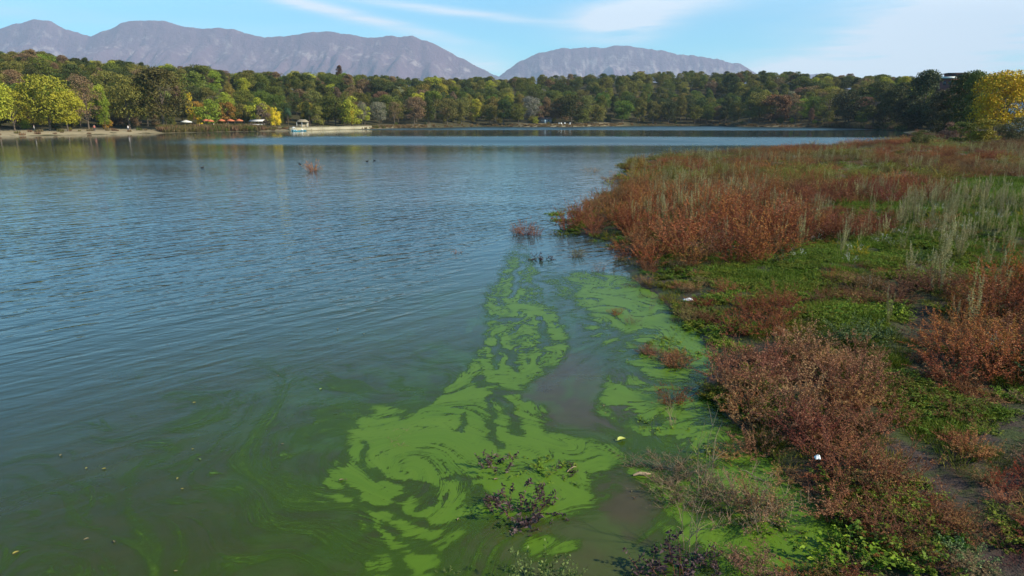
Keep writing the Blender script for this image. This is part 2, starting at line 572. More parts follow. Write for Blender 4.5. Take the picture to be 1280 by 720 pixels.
cols_ = np.arange(-700, 2001, 8.0)
svals = np.concatenate([[-12, -6, -3, -1, 0, 0.7, 1.5, 2.5, 4, 6, 9, 13, 18], np.linspace(25, 420, 40), np.geomspace(470, 7500, 14)])
D_ = shore_d(cols_)
PX_, S_ = np.meshgrid(cols_, svals, indexing='ij')
Yd = shore_d(PX_) + S_ + (fbm(PX_ * 0.05, PX_ * 0, 3, 77) - 0.5) * 3
Z_ = hill_z(PX_, Yd)
depth_ = Yd * math.cos(PITCH)
X_ = (PX_ - 640) / FPX * depth_
sandf = np.interp(PX_, [-700, 0, 165, 200, 230, 300, 360, 470, 500, 520, 550, 640, 660, 765, 790, 915, 925, 1000, 1010, 1100, 2000],
                  [.9, .9, .9, .5, .2, .3, .6, .6, .3, .5, .05, .05, .6, .6, .0, .0, .5, .4, .1, .0, .0]) * sstep(S_, -0.2, 0.5) * (1 - sstep(S_, 11, 20))
me = mesh_np('far_shore', np.stack([X_, Yd, Z_], -1).reshape(-1, 3), grid_faces(len(cols_), len(svals))[:, ::-1], [GROUND_FAR], {'sand': sandf.ravel()}, smooth=True)
far_ground = tag(link('far_shore', me), 'wooded hill ground rising behind the far shore of the lake', None, None, 'structure')

# ------------------------------------------------------------------ near land (right)
COAST_PX = [(1060, 740), (1035, 680), (1020, 640), (985, 605), (965, 570), (925, 545), (895, 520), (893, 485), (893, 455), (880, 430), (850, 405), (828, 385),
            (812, 362), (795, 345), (782, 320), (768, 303), (738, 296), (708, 291), (716, 272), (742, 254), (772, 238), (768, 222),
            (778, 208), (805, 199), (865, 194), (960, 190), (1040, 184), (1110, 178), (1150, 171), (1128, 165.2)]
coast = [at(*q) for q in COAST_PX]
LAND = [(7, -6), (14, -40), (60, -300), (900, -300), (900, 420), (330, 420), (155, 250)] + []
land_poly = coast + [(155, 262), (330, 420), (900, 420), (900, -300), (60, -300), (14, -40), (5.2, -6), (3.2, 3.5)]


def land_d(X, Y):
    d = sdist(X, Y, land_poly)
    w = (fbm(X * 0.9, Y * 0.9, 3, 41) - 0.5) * 0.7 + (fbm(X * 0.25, Y * 0.25, 3, 43) - 0.5) * 1.0 * np.clip((np.hypot(X, Y) - 8) / 20, 0, 1)
    return d + w


def land_z(X, Y, d=None):
    if d is None: d = land_d(X, Y)
    up = 0.02 + 0.28 * (1 - np.exp(-np.maximum(d, 0) / 2.5)) + 0.55 * (1 - np.exp(-np.maximum(d, 0) / 25.0))
    z = np.where(d > 0, up, np.maximum(-0.06 + d * 0.12, -1.2) * np.clip(-d / 0.1, 0, 1) + 0.02 * np.clip(1 + d / 0.1, 0, 1))
    z = z + (fbm(X * 1.7, Y * 1.7, 4, 51) - 0.5) * 0.12 * sstep(d, 0.1, 1.5)
    z = z + (fbm(X * 0.35, Y * 0.35, 3, 53) - 0.5) * 0.35 * sstep(d, 1.0, 5)
    return z


nr, na = 420, 380
rr = np.geomspace(3.2, 900, nr); aa = np.radians(np.linspace(-6, 140, na))
AA, RR = np.meshgrid(aa, rr, indexing='ij')
GX = RR * np.sin(AA); GY = RR * np.cos(AA)
GD = land_d(GX, GY)
GZ = land_z(GX, GY, GD)
# green meadow zones against mud and dry ground
green_px = [(880, 330), (1010, 320), (1060, 262), (1180, 240), (1300, 235), (1300, 380), (1140, 350), (1000, 380), (900, 372)]
green2_px = [(1000, 400), (1120, 395), (1130, 500), (1240, 540), (1180, 600), (1060, 470)]
mud_px = [(1110, 560), (1300, 535), (1300, 740), (1150, 740), (1190, 640), (1110, 610)]
gr = np.maximum(sstep(sdist(GX, GY, [at(*q) for q in green_px]), -1.5, 0.6), 0.8 * sstep(sdist(GX, GY, [at(*q) for q in green2_px]), -0.5, 0.5))
mud = sstep(sdist(GX, GY, [at(*q) for q in mud_px]), -0.6, 0.3)
GREEN_POLYS = [[at(*q) for q in green_px], [at(*q) for q in green2_px]]
MUD_POLY = [at(*q) for q in mud_px]

LAND_MAT, N = new_mat('lakeside_soil')
tco = N.n('ShaderNodeTexCoord')
gA = N.n('ShaderNodeAttribute', attribute_name='green')
mA = N.n('ShaderNodeAttribute', attribute_name='mud')
dA = N.n('ShaderNodeAttribute', attribute_name='inland')
s1 = N.noise((tco, 'Object'), 1.6, 7, 0.65)
s2 = N.noise((tco, 'Object'), 14.0, 6, 0.7)
s3 = N.noise((tco, 'Object'), 0.3, 5, 0.6)
soil = N.mix(s2, (0.024, 0.018, 0.012), (0.080, 0.058, 0.036))
mossy = N.mix(s2, (0.022, 0.036, 0.008), (0.070, 0.090, 0.020))
dry = N.mix(s2, (0.060, 0.040, 0.022), (0.17, 0.11, 0.055))
cc = N.mix(N.step(s1, 0.42, 0.60), soil, mossy)
cc = N.mix(N.math('MULTIPLY', N.step((dA, 'Fac'), 3.0, 14.0), 0.7), cc, dry)
cc = N.mix(N.math('MULTIPLY', (gA, 'Fac'), 0.8), cc, mossy)
mudc = N.mix(s2, (0.035, 0.024, 0.020), (0.095, 0.066, 0.054))
cc = N.mix(N.math('MULTIPLY', (mA, 'Fac'), N.step(s1, 0.62, 0.45)), cc, mudc)
wet = N.math('SUBTRACT', 0.9, N.math('MULTIPLY', N.step((dA, 'Fac'), 1.2, 0.0), 0.45))
bmp = N.n('ShaderNodeBump', inp={'Strength': 0.8, 'Distance': 0.05, 'Height': s2})
p = N.n('ShaderNodeBsdfPrincipled', inp={'Base Color': cc, 'Roughness': wet, 'Specular IOR Level': 0.3, 'Normal': bmp})
N.n('ShaderNodeOutputMaterial', inp={0: p})
F = grid_faces(na, nr)
keep = (GD.ravel()[F] > -4.0).any(1)
me = mesh_np('ground', np.stack([GX, GY, GZ], -1).reshape(-1, 3), F[keep], [LAND_MAT], {'green': gr.ravel(), 'mud': mud.ravel(), 'inland': GD.ravel()}, smooth=True)
tag(link('ground', me), 'low muddy lakeside ground overgrown with weeds on the right', None, None, 'structure')

# ------------------------------------------------------------------ water
WATER, N = new_mat('lake_water')
tco = N.n('ShaderNodeTexCoord')
ob = (tco, 'Object')
sepw = N.n('ShaderNodeSeparateXYZ', inp={0: ob})
dist = N.n('ShaderNodeVectorMath', operation='LENGTH', inp={0: ob})
mk = N.n('ShaderNodeAttribute', attribute_name='murk')
cm = N.n('ShaderNodeAttribute', attribute_name='calm')
# wind ripples: crests run from lower left to upper right
rip = N.mapping(ob, (0.42, 1.0, 1), (0, 0, R(-24)))
rip0 = N.mapping(N.mapping(ob, (1, 1, 1), (0, 0, R(-46))), (0.26, 1.0, 1))
ripb = N.mapping(N.mapping(ob, (1, 1, 1), (0, 0, R(-8))), (0.40, 1.0, 1))
r1 = N.noise(rip0, 2.9, 2.0, 0.45, 0.35)
r2 = N.noise(ripb, 4.2, 2.0, 0.5, 0.3)
r3 = N.noise(rip0, 0.55, 2, 0.5, 0.2)
gust = N.noise(N.mapping(ob, (0.35, 1.0, 1)), 0.06, 3, 0.55)
h = N.math('ADD', N.math('MULTIPLY', r1, 1.0), N.math('MULTIPLY', r2, 0.40))
h = N.math('ADD', h, N.math('MULTIPLY', r3, 0.9))
# how rough the surface is: still in the algae bay, ruffled outside, calm lanes far out
near = N.step((dist, 1), 7.5, 22.0)
amp = N.math('ADD', N.math('MULTIPLY', near, 0.85), 0.15)
amp = N.math('MULTIPLY', amp, N.math('ADD', N.math('MULTIPLY', N.step(gust, 0.35, 0.65), 0.55), 0.55))
amp = N.math('MULTIPLY', amp, N.math('SUBTRACT', 1.0, N.math('MULTIPLY', (cm, 'Fac'), 0.85)))
farfade = N.math('DIVIDE', 1.0, N.math('ADD', 1.0, N.math('POWER', N.math('DIVIDE', (dist, 1), 48.0), 2.0)))
bmp = N.n('ShaderNodeBump', inp={'Strength': N.math('MULTIPLY', amp, farfade), 'Distance': 0.075, 'Height': h})
deep = N.mix(N.noise(ob, 0.5, 4, 0.6), (0.013, 0.031, 0.034), (0.020, 0.042, 0.040))
brown = N.mix(N.noise(ob, 2.5, 5, 0.6), (0.026, 0.036, 0.008), (0.052, 0.056, 0.012))
grn = (0.050, 0.125, 0.010)
shallow = N.n('ShaderNodeAttribute', attribute_name='shallow')
cc = N.mix((shallow, 'Fac'), deep, brown)
mw = N.n('ShaderNodeAttribute', attribute_name='mudw')
cc = N.mix((mw, 'Fac'), cc, N.mix(N.noise(ob, 3.5, 6, 0.65), (0.040, 0.032, 0.014), (0.082, 0.062, 0.030)))
cc = N.mix((mk, 'Fac'), cc, grn)
ru = N.n('ShaderNodeAttribute', attribute_name='ruffle')
rg = N.math('ADD', 0.03, N.math('MULTIPLY', (ru, 'Fac'), 0.30))
rg = N.math('ADD', rg, N.math('MULTIPLY', N.step((dist, 1), 20.0, 60.0), 0.04))
p = N.n('ShaderNodeBsdfPrincipled', inp={'Base Color': cc, 'Roughness': rg, 'IOR': 1.333, 'Specular IOR Level': 0.5, 'Normal': bmp})
N.n('ShaderNodeOutputMaterial', inp={0: p})

SCUM_L = [(636, 305), (628, 320), (620, 345), (608, 372), (604, 395), (602, 420), (583, 452), (566, 474), (540, 492), (505, 508), (475, 508), (456, 506), (450, 520), (428, 534), (418, 560),
          (410, 577), (405, 600), (403, 622), (432, 640), (447, 675), (466, 712), (480, 745), (560, 745), (548, 700), (570, 665), (600, 655), (642, 652), (699, 641),
          (740, 626), (770, 607), (785, 589), (786, 570), (765, 557), (717, 549), (684, 540), (676, 526), (690, 515), (676, 502), (655, 500), (655, 486), (690, 462), (712, 450), (714, 430),
          (700, 405), (690, 380), (676, 352), (668, 325), (656, 303)]
SCUM_R = [(700, 345), (716, 340), (756, 340), (790, 348), (830, 362), (846, 390), (880, 415), (905, 436), (905, 470), (870, 468), (832, 463), (808, 438), (770, 420), (735, 396), (713, 375), (704, 358)]
SCUM_STREAK = [(718, 384), (770, 418), (808, 436), (860, 462), (905, 470), (905, 530), (860, 525), (800, 520), (790, 500), (760, 440), (722, 430)]
SCUM_C = [(770, 470), (800, 480), (850, 510), (900, 520), (960, 545), (1010, 600), (1060, 660), (1075, 745), (905, 745), (897, 712), (872, 692), (832, 680), (800, 662), (806, 650),
          (813, 655), (815, 628), (800, 605), (790, 590), (800, 585), (860, 610), (868, 590), (850, 560), (820, 552), (790, 545), (775, 520), (740, 505)]
SCUM_S = [(642, 668), (690, 664), (722, 670), (716, 690), (690, 702), (655, 698), (642, 685)]
SCUM_Q = [(740, 498), (762, 505), (768, 535), (755, 530), (742, 515)]
W_ = lambda L: [at(*q) for q in L]


def flowfield(X, Y, k=1.0, seed=60):
    """marbled swirl pattern 0..1"""
    x, y = X * k, Y * k
    a = fbm(x * 0.55, y * 0.40, 3, seed) - 0.5
    b = fbm(x * 0.55 + 7, y * 0.40 + 3, 3, seed + 3) - 0.5
    x2 = x + 2.6 * a; y2 = y + 2.6 * b
    c = fbm(x2 * 1.1, y2 * 0.8, 3, seed + 6) - 0.5
    d = fbm(x2 * 1.1 + 4, y2 * 0.8 + 9, 3, seed + 9) - 0.5
    x3 = x2 + 1.5 * c; y3 = y2 + 1.5 * d
    return fbm(x3 * 1.5, y3 * 1.5, 4, seed + 12)


# water sheet, fine near the camera
nr, na = 430, 520
rr = np.concatenate([[0.05, 1.0, 2.5], np.geomspace(4.0, 700, nr - 4), [2500.0]])
ang_f = np.linspace(-50, 42, 420); ang_b = np.linspace(42, 310, na - 420 + 1)[1:]
aa = np.radians(np.concatenate([ang_f, ang_b]))
AA, RR = np.meshgrid(aa, rr, indexing='ij')
WX = RR * np.sin(AA); WY = RR * np.cos(AA)
dl = sdist(WX, WY, W_(SCUM_L))
dl2 = np.maximum(dl, np.maximum(sdist(WX, WY, W_(SCUM_C)), sdist(WX, WY, W_(SCUM_R))))
cd = sdist(WX, WY, land_poly)
prox = np.exp(-np.maximum(-dl2, 0) / 1.7)
fl = flowfield(WX, WY, 0.8, 90)
fl2 = flowfield(WX, WY, 1.9, 130)
mm = sstep(fl * 0.65 + fl2 * 0.35, 0.42, 0.66) * prox + 0.25 * prox * sstep(fl2, 0.35, 0.65) + 0.15 * prox
farm = sstep(RR, 26, 10)
murk = np.clip(mm * 0.35, 0, 1) * sstep(WY, 20, 11)
shal = np.clip(np.exp(-np.maximum(-dl2, 0) / 9.0) * sstep(WY, 26, 10) * 1.3, 0, 1) * 0.97
CH1 = [(712, 445), (740, 470), (790, 480), (780, 500), (776, 540), (690, 530), (655, 505), (655, 486), (690, 468)]
CH2 = [(790, 595), (812, 640), (800, 665), (830, 745), (650, 745), (600, 672), (660, 652), (740, 630)]
mudw = np.maximum(sstep(sdist(WX, WY, [at(*q) for q in CH1]), -0.6, 0.2), sstep(sdist(WX, WY, [at(*q) for q in CH2]), -0.5, 0.2))
calm = np.clip(sstep(dl2, -2.5, 0.5) * 0.8, 0, 1)
wob_ = (fbm(WX * 0.012, WY * 0.02, 3, 7) - 0.5)
yy = WY * (1 + 0.10 * wob_) + WX * 0.02
patch_ = sstep(fbm(WX * 0.015, WY * 0.04, 4, 17), 0.30, 0.60)
ruf = np.maximum.reduce([np.exp(-((yy - 136) / 24.0) ** 4) * sstep(WX, -75, -30) * (0.6 + 0.4 * patch_), sstep(yy, 236, 262) * 0.9, np.exp(-((yy - 66) / 9.0) ** 2) * 0.12 * patch_])
lane = np.maximum(sstep(WX, -40, -75) * sstep(yy, 100, 112), np.exp(-((yy - 200) / 34.0) ** 4))
calm = np.clip(np.maximum(calm, lane * (1 - ruf)), 0, 1)
me = mesh_np('lake_water', np.stack([WX, WY, WX * 0], -1).reshape(-1, 3), grid_faces(len(aa), len(rr)), [WATER],
             {'murk': murk.ravel(), 'calm': calm.ravel(), 'ruffle': ruf.ravel(), 'mudw': mudw.ravel(), 'shallow': shal.ravel()}, smooth=True)
if me.polygons[0].normal.z < 0: me.flip_normals()
tag(link('lake_water', me), 'blue rippled lake water turning green and murky near the bank', None, None, 'structure')

# ------------------------------------------------------------------ floating algae
SCUM_MAT, N = new_mat('algae_scum')
tco = N.n('ShaderNodeTexCoord')
ca = N.n('ShaderNodeAttribute', attribute_name='cover')
aU = N.n('ShaderNodeAttribute', attribute_name='au'); aV = N.n('ShaderNodeAttribute', attribute_name='av')
flow = N.n('ShaderNodeCombineXYZ', inp={0: (aU, 'Fac'), 1: (aV, 'Fac'), 2: 0.0})
f0 = N.noise(flow, 3.2, 6, 0.62, 0.3)
f1 = N.noise((tco, 'Object'), 9.0, 6, 0.65, 0.6)
f2 = N.noise((tco, 'Object'), 60.0, 3, 0.6)
f4 = N.noise(flow, 8.0, 4, 0.6, 0.2)
cv = N.math('ADD', (ca, 'Fac'), N.math('MULTIPLY', N.math('SUBTRACT', f0, 0.5), 0.55))
cv = N.math('ADD', cv, N.math('MULTIPLY', N.math('SUBTRACT', f1, 0.5), 0.30))
cv = N.math('ADD', cv, N.math('MULTIPLY', N.math('SUBTRACT', f4, 0.5), 0.22))
cv = N.math('ADD', cv, N.math('MULTIPLY', N.math('SUBTRACT', f2, 0.5), 0.12))
l1 = N.step(N.math('ABSOLUTE', N.math('SUBTRACT', N.noise(flow, 4.2, 3, 0.5, 0.2), 0.5)), 0.0, 0.045)
l2 = N.step(N.math('ABSOLUTE', N.math('SUBTRACT', N.noise(N.mapping(flow, (1, 1, 1), (0, 0, 0), (7, 3, 0)), 10.0, 3, 0.5, 0.2), 0.5)), 0.0, 0.05)
band_ = N.step(N.noise(N.mapping(flow, (1, 1, 1), (0, 0, 0), (3, 9, 0)), 0.9, 3, 0.5), 0.36, 0.56)
cv = N.math('SUBTRACT', cv, N.math('MULTIPLY', N.math('MULTIPLY', N.math('SUBTRACT', 1.0, l1), band_), 0.34))
cv = N.math('SUBTRACT', cv, N.math('MULTIPLY', N.math('MULTIPLY', N.math('SUBTRACT', 1.0, l2), band_), 0.20))
gate = N.step((ca, 'Fac'), 0.03, 0.16)
al = N.math('MULTIPLY', gate, N.math('ADD', N.math('MULTIPLY', N.step(cv, 0.05, 0.50), 0.55), N.math('MULTIPLY', N.step(cv, 0.42, 0.66), 0.42)))
thin = (0.050, 0.100, 0.009)
f3 = N.noise(flow, 1.1, 5, 0.6, 0.5)
thick = N.mix(f3, (0.062, 0.140, 0.007), (0.115, 0.190, 0.016))
thick = N.mix(N.math('MULTIPLY', N.step(f2, 0.60, 0.72), 0.30), thick, (0.16, 0.23, 0.04))
mott = N.math('ADD', 0.72, N.math('MULTIPLY', N.math('ADD', N.math('MULTIPLY', f0, 0.6), N.math('MULTIPLY', f4, 0.4)), 0.60))
thick = N.n('ShaderNodeHueSaturation', inp={'Value': mott, 'Color': thick})
cc = N.mix(N.step(cv, 0.36, 0.86), thin, thick)
bmp = N.n('ShaderNodeBump', inp={'Strength': 0.25, 'Distance': 0.004, 'Height': f2})
p = N.n('ShaderNodeBsdfPrincipled', inp={'Base Color': cc, 'Roughness': 0.35, 'IOR': 1.33, 'Specular IOR Level': 0.25, 'Alpha': al, 'Normal': bmp})
N.n('ShaderNodeOutputMaterial', inp={0: p})

gx = np.arange(-7.5, 7.4, 0.04); gy = np.concatenate([np.arange(4.4, 12.0, 0.04), np.arange(12.0, 27.0, 0.07)])
SX, SY = np.meshgrid(gx, gy, indexing='ij')
w1 = (fbm(SX * 1.1, SY * 1.1, 3, 201) - 0.5); w2 = (fbm(SX * 1.1, SY * 1.1, 3, 211) - 0.5)
w3 = (fbm(SX * 4, SY * 4, 3, 221) - 0.5); w4 = (fbm(SX * 4, SY * 4, 3, 231) - 0.5)
PXx = SX + w1 * 0.45 + w3 * 0.16; PYy = SY + w2 * 0.65 + w4 * 0.24

# slow eddies: carry a noise pattern back along a stirred flow, so that it folds into filaments
VORT = [((600, 585), 1.15, 1.0), ((480, 570), 0.55, 0.7), ((690, 480), 0.7, -0.6), ((640, 420), 0.9, 0.5), ((820, 450), 1.3, -0.5), ((900, 660), 0.8, -0.6),
        ((520, 660), 0.5, 0.6), ((740, 690), 0.6, -0.5), ((330, 600), 1.0, 0.7), ((180, 650), 0.9, -0.6), ((250, 500), 1.3, 0.6), ((700, 350), 1.2, -0.4), ((430, 480), 0.9, -0.5)]
VC = [(at(*c), r_, g_) for c, r_, g_ in VORT]


def vel(x, y):
    u_ = np.zeros(x.shape); v_ = np.zeros(x.shape)
    for (cx, cy), r_, g_ in VC:
        dx, dy = x - cx, y - cy
        e = np.exp(-(dx * dx + dy * dy) / (2 * r_ * r_)) * g_ / r_
        u_ += -dy * e; v_ += dx * e
    e_ = 0.05
    n0 = fbm(x * 0.75, y * 0.6, 2, 801)
    u_ += (fbm(x * 0.75, (y + e_) * 0.6, 2, 801) - n0) / e_ * 0.9
    v_ += -(fbm((x + e_) * 0.75, y * 0.6, 2, 801) - n0) / e_ * 0.9
    return u_, v_


AU, AV = SX.copy(), SY.copy()
for _ in range(27):
    uu, vv = vel(AU, AV)
    AU = AU - uu * 0.16; AV = AV - vv * 0.16
t1 = fbm(AU * 0.9, AV * 0.9, 4, 820, 0.55)
t2 = fbm(AU * 2.4 + 3, AV * 2.0, 4, 840, 0.6)
vein = np.abs(fbm(AU * 1.7, AV * 1.4, 3, 860) - 0.5) * 2            # near zero along long curved lines
st = fbm(SX * 1.3 + w1 * 2, SY * 6 + w2 * 4, 4, 280, 0.6)
strand = fbm(SX * 6.0 + SY * 0.5 + w1 * 5 + w3 * 1.5, SY * 1.1 + w2 * 3 + w4, 5, 310, 0.6)


def region(poly, soft=0.16, w=1.0):
    return sstep(sdist(PXx, PYy, W_(poly)), -soft, soft * 1.4)


upper = sstep(SY, 8.3, 12.0)
lower = sstep(SY, 6.9, 5.4)
rL = region(SCUM_L, 0.16)
dark_v = 1 - sstep(vein, 0.02, 0.16)
holes = sstep(t1 * 0.5 + t2 * 0.5, 0.51, 0.60)
vein2 = 1 - sstep(np.abs(fbm(AU * 4.2, AV * 3.6, 3, 880) - 0.5) * 2, 0.02, 0.15)
covL = rL * (1.16 - 0.40 * dark_v - 0.30 * vein2 * (0.5 + 0.5 * sstep(t1, 0.40, 0.55)) - 0.30 * holes * (0.40 + 0.2 * upper + 0.6 * lower) - 0.10 * sstep(t2, 0.45, 0.6) + 0.16 * sstep(SY, 7.4, 6.4)
             - 0.44 * sstep(strand, 0.49, 0.59) * upper)
covR = region(SCUM_R, 0.30) * (0.96 - 0.40 * sstep(t2, 0.54, 0.64) - 0.25 * sstep(st, 0.58, 0.70))
covK = region(SCUM_STREAK, 0.35) * (0.30 + 0.62 * sstep(st * 0.6 + t2 * 0.4, 0.44, 0.58))
covC = region(SCUM_C, 0.14) * (0.98 - 0.70 * sstep(st * 0.6 + t2 * 0.4, 0.50, 0.60) * sstep(SY, 6.6, 8.2) - 0.35 * dark_v)
SCUM_M = [(664, 318), (702, 330), (716, 345), (735, 396), (775, 420), (812, 440), (830, 480), (770, 470), (728, 430), (700, 400), (680, 360)]
covM = region(SCUM_M, 0.35) * (0.26 + 0.50 * sstep(st * 0.5 + t2 * 0.5, 0.44, 0.57))
covK = np.maximum(covK, covM)
covS = np.maximum(region(SCUM_S, 0.1), region(SCUM_Q, 0.12)) * (0.85 - 0.3 * dark_v)
cover = np.maximum.reduce([covL, covR, covK, covC, covS])
DARK = [([(444, 562), (451, 577), (477, 596), (504, 604), (537, 611), (541, 628)], 0.05), ([(528, 612), (534, 630)], 0.10),
        ([(509, 612), (513, 620), (507, 630), (494, 628)], 0.06), ([(451, 634), (477, 641), (507, 643), (545, 650), (579, 656)], 0.06),
        ([(490, 640), (530, 646)], 0.10), ([(429, 600), (440, 630), (459, 667), (477, 694)], 0.035), ([(622, 491), (605, 510), (616, 532), (618, 555)], 0.035),
        ([(627, 495), (635, 521), (642, 540)], 0.09), ([(575, 470), (541, 487), (522, 502), (496, 521)], 0.09), ([(571, 514), (582, 540)], 0.03),
        ([(478, 655), (500, 672)], 0.08), ([(520, 672), (532, 690)], 0.12), ([(495, 700), (505, 712)], 0.12), ([(420, 570), (426, 582)], 0.06),
        ([(592, 612), (612, 622)], 0.10), ([(560, 600), (600, 596)], 0.03), ([(863, 640), (890, 655)], 0.15), ([(905, 645), (930, 655)], 0.10),  # first gap partly draws the purple plants' cast shadow into the cover
        ([(985, 640), (990, 660)], 0.08), ([(822, 655), (835, 662)], 0.07), ([(620, 490), (660, 494)], 0.12), ([(585, 650), (640, 652)], 0.08),  # first gap draws the shadow streak beside the bushes into the cover
        ([(600, 430), (640, 440), (650, 470)], 0.07), ([(612, 400), (640, 400)], 0.09), ([(630, 420), (622, 460)], 0.08), ([(600, 470), (606, 484)], 0.08),
        ([(640, 375), (650, 330)], 0.10), ([(668, 400), (690, 430)], 0.06)]
for pl, wd in DARK:
    dd = sdist(PXx, PYy, W_(pl), closed=False)
    cover = cover * (0.30 + 0.70 * sstep(dd, wd * 0.1, wd * 1.1 + 0.06))
# green suspended in the water round the mats: soft curved wisps that thin out to the left
dall = np.maximum.reduce([sdist(SX, SY, W_(q_)) for q_ in (SCUM_L, SCUM_R, SCUM_C, SCUM_STREAK)])
dleft = at(140, 700)
reach = np.exp(-np.maximum(-dall, 0) / np.where(SX < 0.2, 5.0, 0.9))
wisp = reach * (0.24 + 0.15 * vein2 + 0.62 * sstep(t1 * 0.45 + t2 * 0.55, 0.42, 0.62) + 0.10 * dark_v) * sstep(SY, 14.0, 7.5) * 0.86
chan = np.maximum(sstep(sdist(PXx, PYy, W_([(712, 445), (740, 470), (790, 480), (780, 500), (776, 540), (690, 530), (655, 505), (655, 486), (690, 468)])), -0.1, 0.2),
                  sstep(sdist(PXx, PYy, W_([(790, 595), (812, 640), (800, 665), (830, 745), (650, 745), (600, 672), (660, 652), (740, 630)])), -0.1, 0.3))
wisp = wisp * (1 - 0.75 * chan)
cover = cover * (1 - 0.30 * sstep(SY, 13.5, 20))          # thin far film
cover = np.maximum(cover, np.minimum(wisp, 0.46))
cover = cover * sstep(SY, 24.5, 19) * sstep(SX, -7.4, -5.0)
F = grid_faces(len(gx), len(gy))
keep = (cover.ravel()[F] > 0.03).any(1)
F = F[keep]
used = np.unique(F)
remap = np.full(SX.size, -1); remap[used] = np.arange(len(used))
V = np.stack([SX, SY, np.full(SX.shape, 0.004)], -1).reshape(-1, 3)[used]
me = mesh_np('algae_scum', V, remap[F], [SCUM_MAT], {'cover': cover.ravel()[used], 'au': AU.ravel()[used], 'av': AV.ravel()[used]})
tag(link('algae_scum', me), 'bright green algae scum swirling on the shallow water', 'algae', None, 'stuff')


# ------------------------------------------------------------------ trees
CROWN = leaf_material('tree_leaves', [(0.35, 0.35, 0.35), (0.8, 0.8, 0.8), (1.15, 1.12, 0.95)], [0, 0.5, 1], trans=0.14, var=0.3, hue=0.02)
CROWN_I = leaf_material('wood_leaves', [(0.35, 0.35, 0.35), (0.8, 0.8, 0.8), (1.15, 1.12, 0.95)], [0, 0.5, 1], trans=0.14, var=0.3, source='inst', hue=0.02)


def crown_geo(seed, H, Wd, z0, nblob, nleaf, leaf, shape='round', drop=0.0, inner=0.35):
    r = np.random.default_rng(seed)
    g = Geo()
    C = []; Rb = []
    for i in range(nblob):
        for _ in range(50):
            t = r.random()
            if shape == 'round':
                z = z0 + (H - z0) * (0.06 + 0.90 * t); prof = math.sqrt(max(0.05, 1 - (2 * t - 0.85) ** 2 / 1.35))
            elif shape == 'tall':
                z = z0 + (H - z0) * (0.04 + 0.93 * t); prof = 0.95 * math.sqrt(max(0.04, 1 - (1.9 * t - 0.8) ** 2 / 1.3))
            elif shape == 'pine':
                z = z0 + (H - z0) * (0.2 + 0.75 * t ** 0.6); prof = 1.0 - 0.25 * t
            else:
                z = z0 + (H - z0) * t; prof = 1.0 - 0.9 * t
            a = r.random() * 2 * math.pi; q = math.sqrt(r.random()) if shape != 'pine' else math.sqrt(r.random())
            rad = q * prof * Wd * 0.5 * 0.82
            if q > inner: break
        br = Wd * r.uniform(0.13, 0.23) * (1.0 if shape != 'cone' else (1.1 - 0.7 * t))
        br = min(br, (H - z) * 1.2 + 0.15 * Wd * 0.5)
        C.append((rad * math.cos(a), rad * math.sin(a), z)); Rb.append(br)
    C = np.array(C); Rb = np.array(Rb)
    w = Rb ** 2; w /= w.sum()
    idx = r.choice(nblob, nleaf, p=w)
    d = rnd_dirs(nleaf, r)
    d[:, 2] = np.where(d[:, 2] < -0.35, -d[:, 2], d[:, 2])
    rad = Rb[idx] * (0.55 + 0.55 * r.random(nleaf) ** 0.6)
    sq = np.array([1, 1, 0.72 if shape != 'tall' else 1.0])
    P = C[idx] + d * rad[:, None] * sq
    # gaps: drop leaves where a coarse noise is low
    nz = vnoise(P[:, 0] / Wd * 9 + seed, P[:, 2] / Wd * 9 + P[:, 1] / Wd * 5, seed)
    kp = nz > drop
    P = P[kp]; d = d[kp]; idx = idx[kp]; n = len(P)
    A = rnd_dirs(n, r) + d * 0.6; A[:, 2] -= 0.25
    Nn = d + rnd_dirs(n, r) * 0.7
    bt = r.random(nblob)
    tint = np.clip(0.30 + 0.35 * bt[idx] + 0.35 * r.random(n) + 0.10 * d[:, 2], 0, 1)
    g.leaves(P, A, Nn, leaf * r.uniform(0.7, 1.4, n), leaf * r.uniform(0.6, 1.0, n), tint)
    return g, C, Rb


def trunk_geo(seed, H, Wd, z0, C, n_l=6, thick=0.022):
    r = np.random.default_rng(seed + 500)
    g = Geo()
    zt = z0 + (H - z0) * 0.55
    k = 7
    t = np.linspace(0, 1, k)
    bend = r.normal(size=2) * 0.03 * H
    pts = np.stack([bend[0] * t * t, bend[1] * t * t, -0.6 + (zt + 0.6) * t], 1)
    rad = H * thick * (1 - 0.65 * t); rad[0] *= 1.5
    g.tube(pts, rad, 7)
    pick = r.choice(len(C), min(n_l, len(C)), replace=False)
    for i in pick:
        c = C[i]
        s = pts[r.integers(2, 6)]
        if c[2] < s[2]: s = pts[2]
        m = (s + c) / 2 + np.array([0, 0, 0.04 * H]) * r.uniform(-0.5, 1)
        g.tube([s, m, c], [H * thick * 0.45, H * thick * 0.28, H * thick * 0.10], 5)
    return g


TREE_V = {}


def tree_variants(kind, n, H, Wd, z0f, nblob, nleaf, leaf, shape, drop, thick=0.022, bark=None, limbs=6):
    L = []
    for i in range(n):
        sd = hash_seed(kind, i)
        rr_ = np.random.default_rng(sd)
        h = H * rr_.uniform(0.92, 1.06); w = Wd * rr_.uniform(0.85, 1.15); z0 = z0f * h
        g, C, Rb = crown_geo(sd, h, w, z0, nblob, nleaf, leaf, shape, drop)
        tg = trunk_geo(sd, h, w, z0, C, limbs, thick)
        L.append((g.mesh('crown', [CROWN]), tg.mesh('trunk', [bark or BARK], True), g.mesh('wood_crown', [CROWN_I])))
    TREE_V[kind] = L


def hash_seed(s, i):
    return (sum(ord(c) * (k + 3) for k, c in enumerate(s)) * 31 + i * 101) % 100000


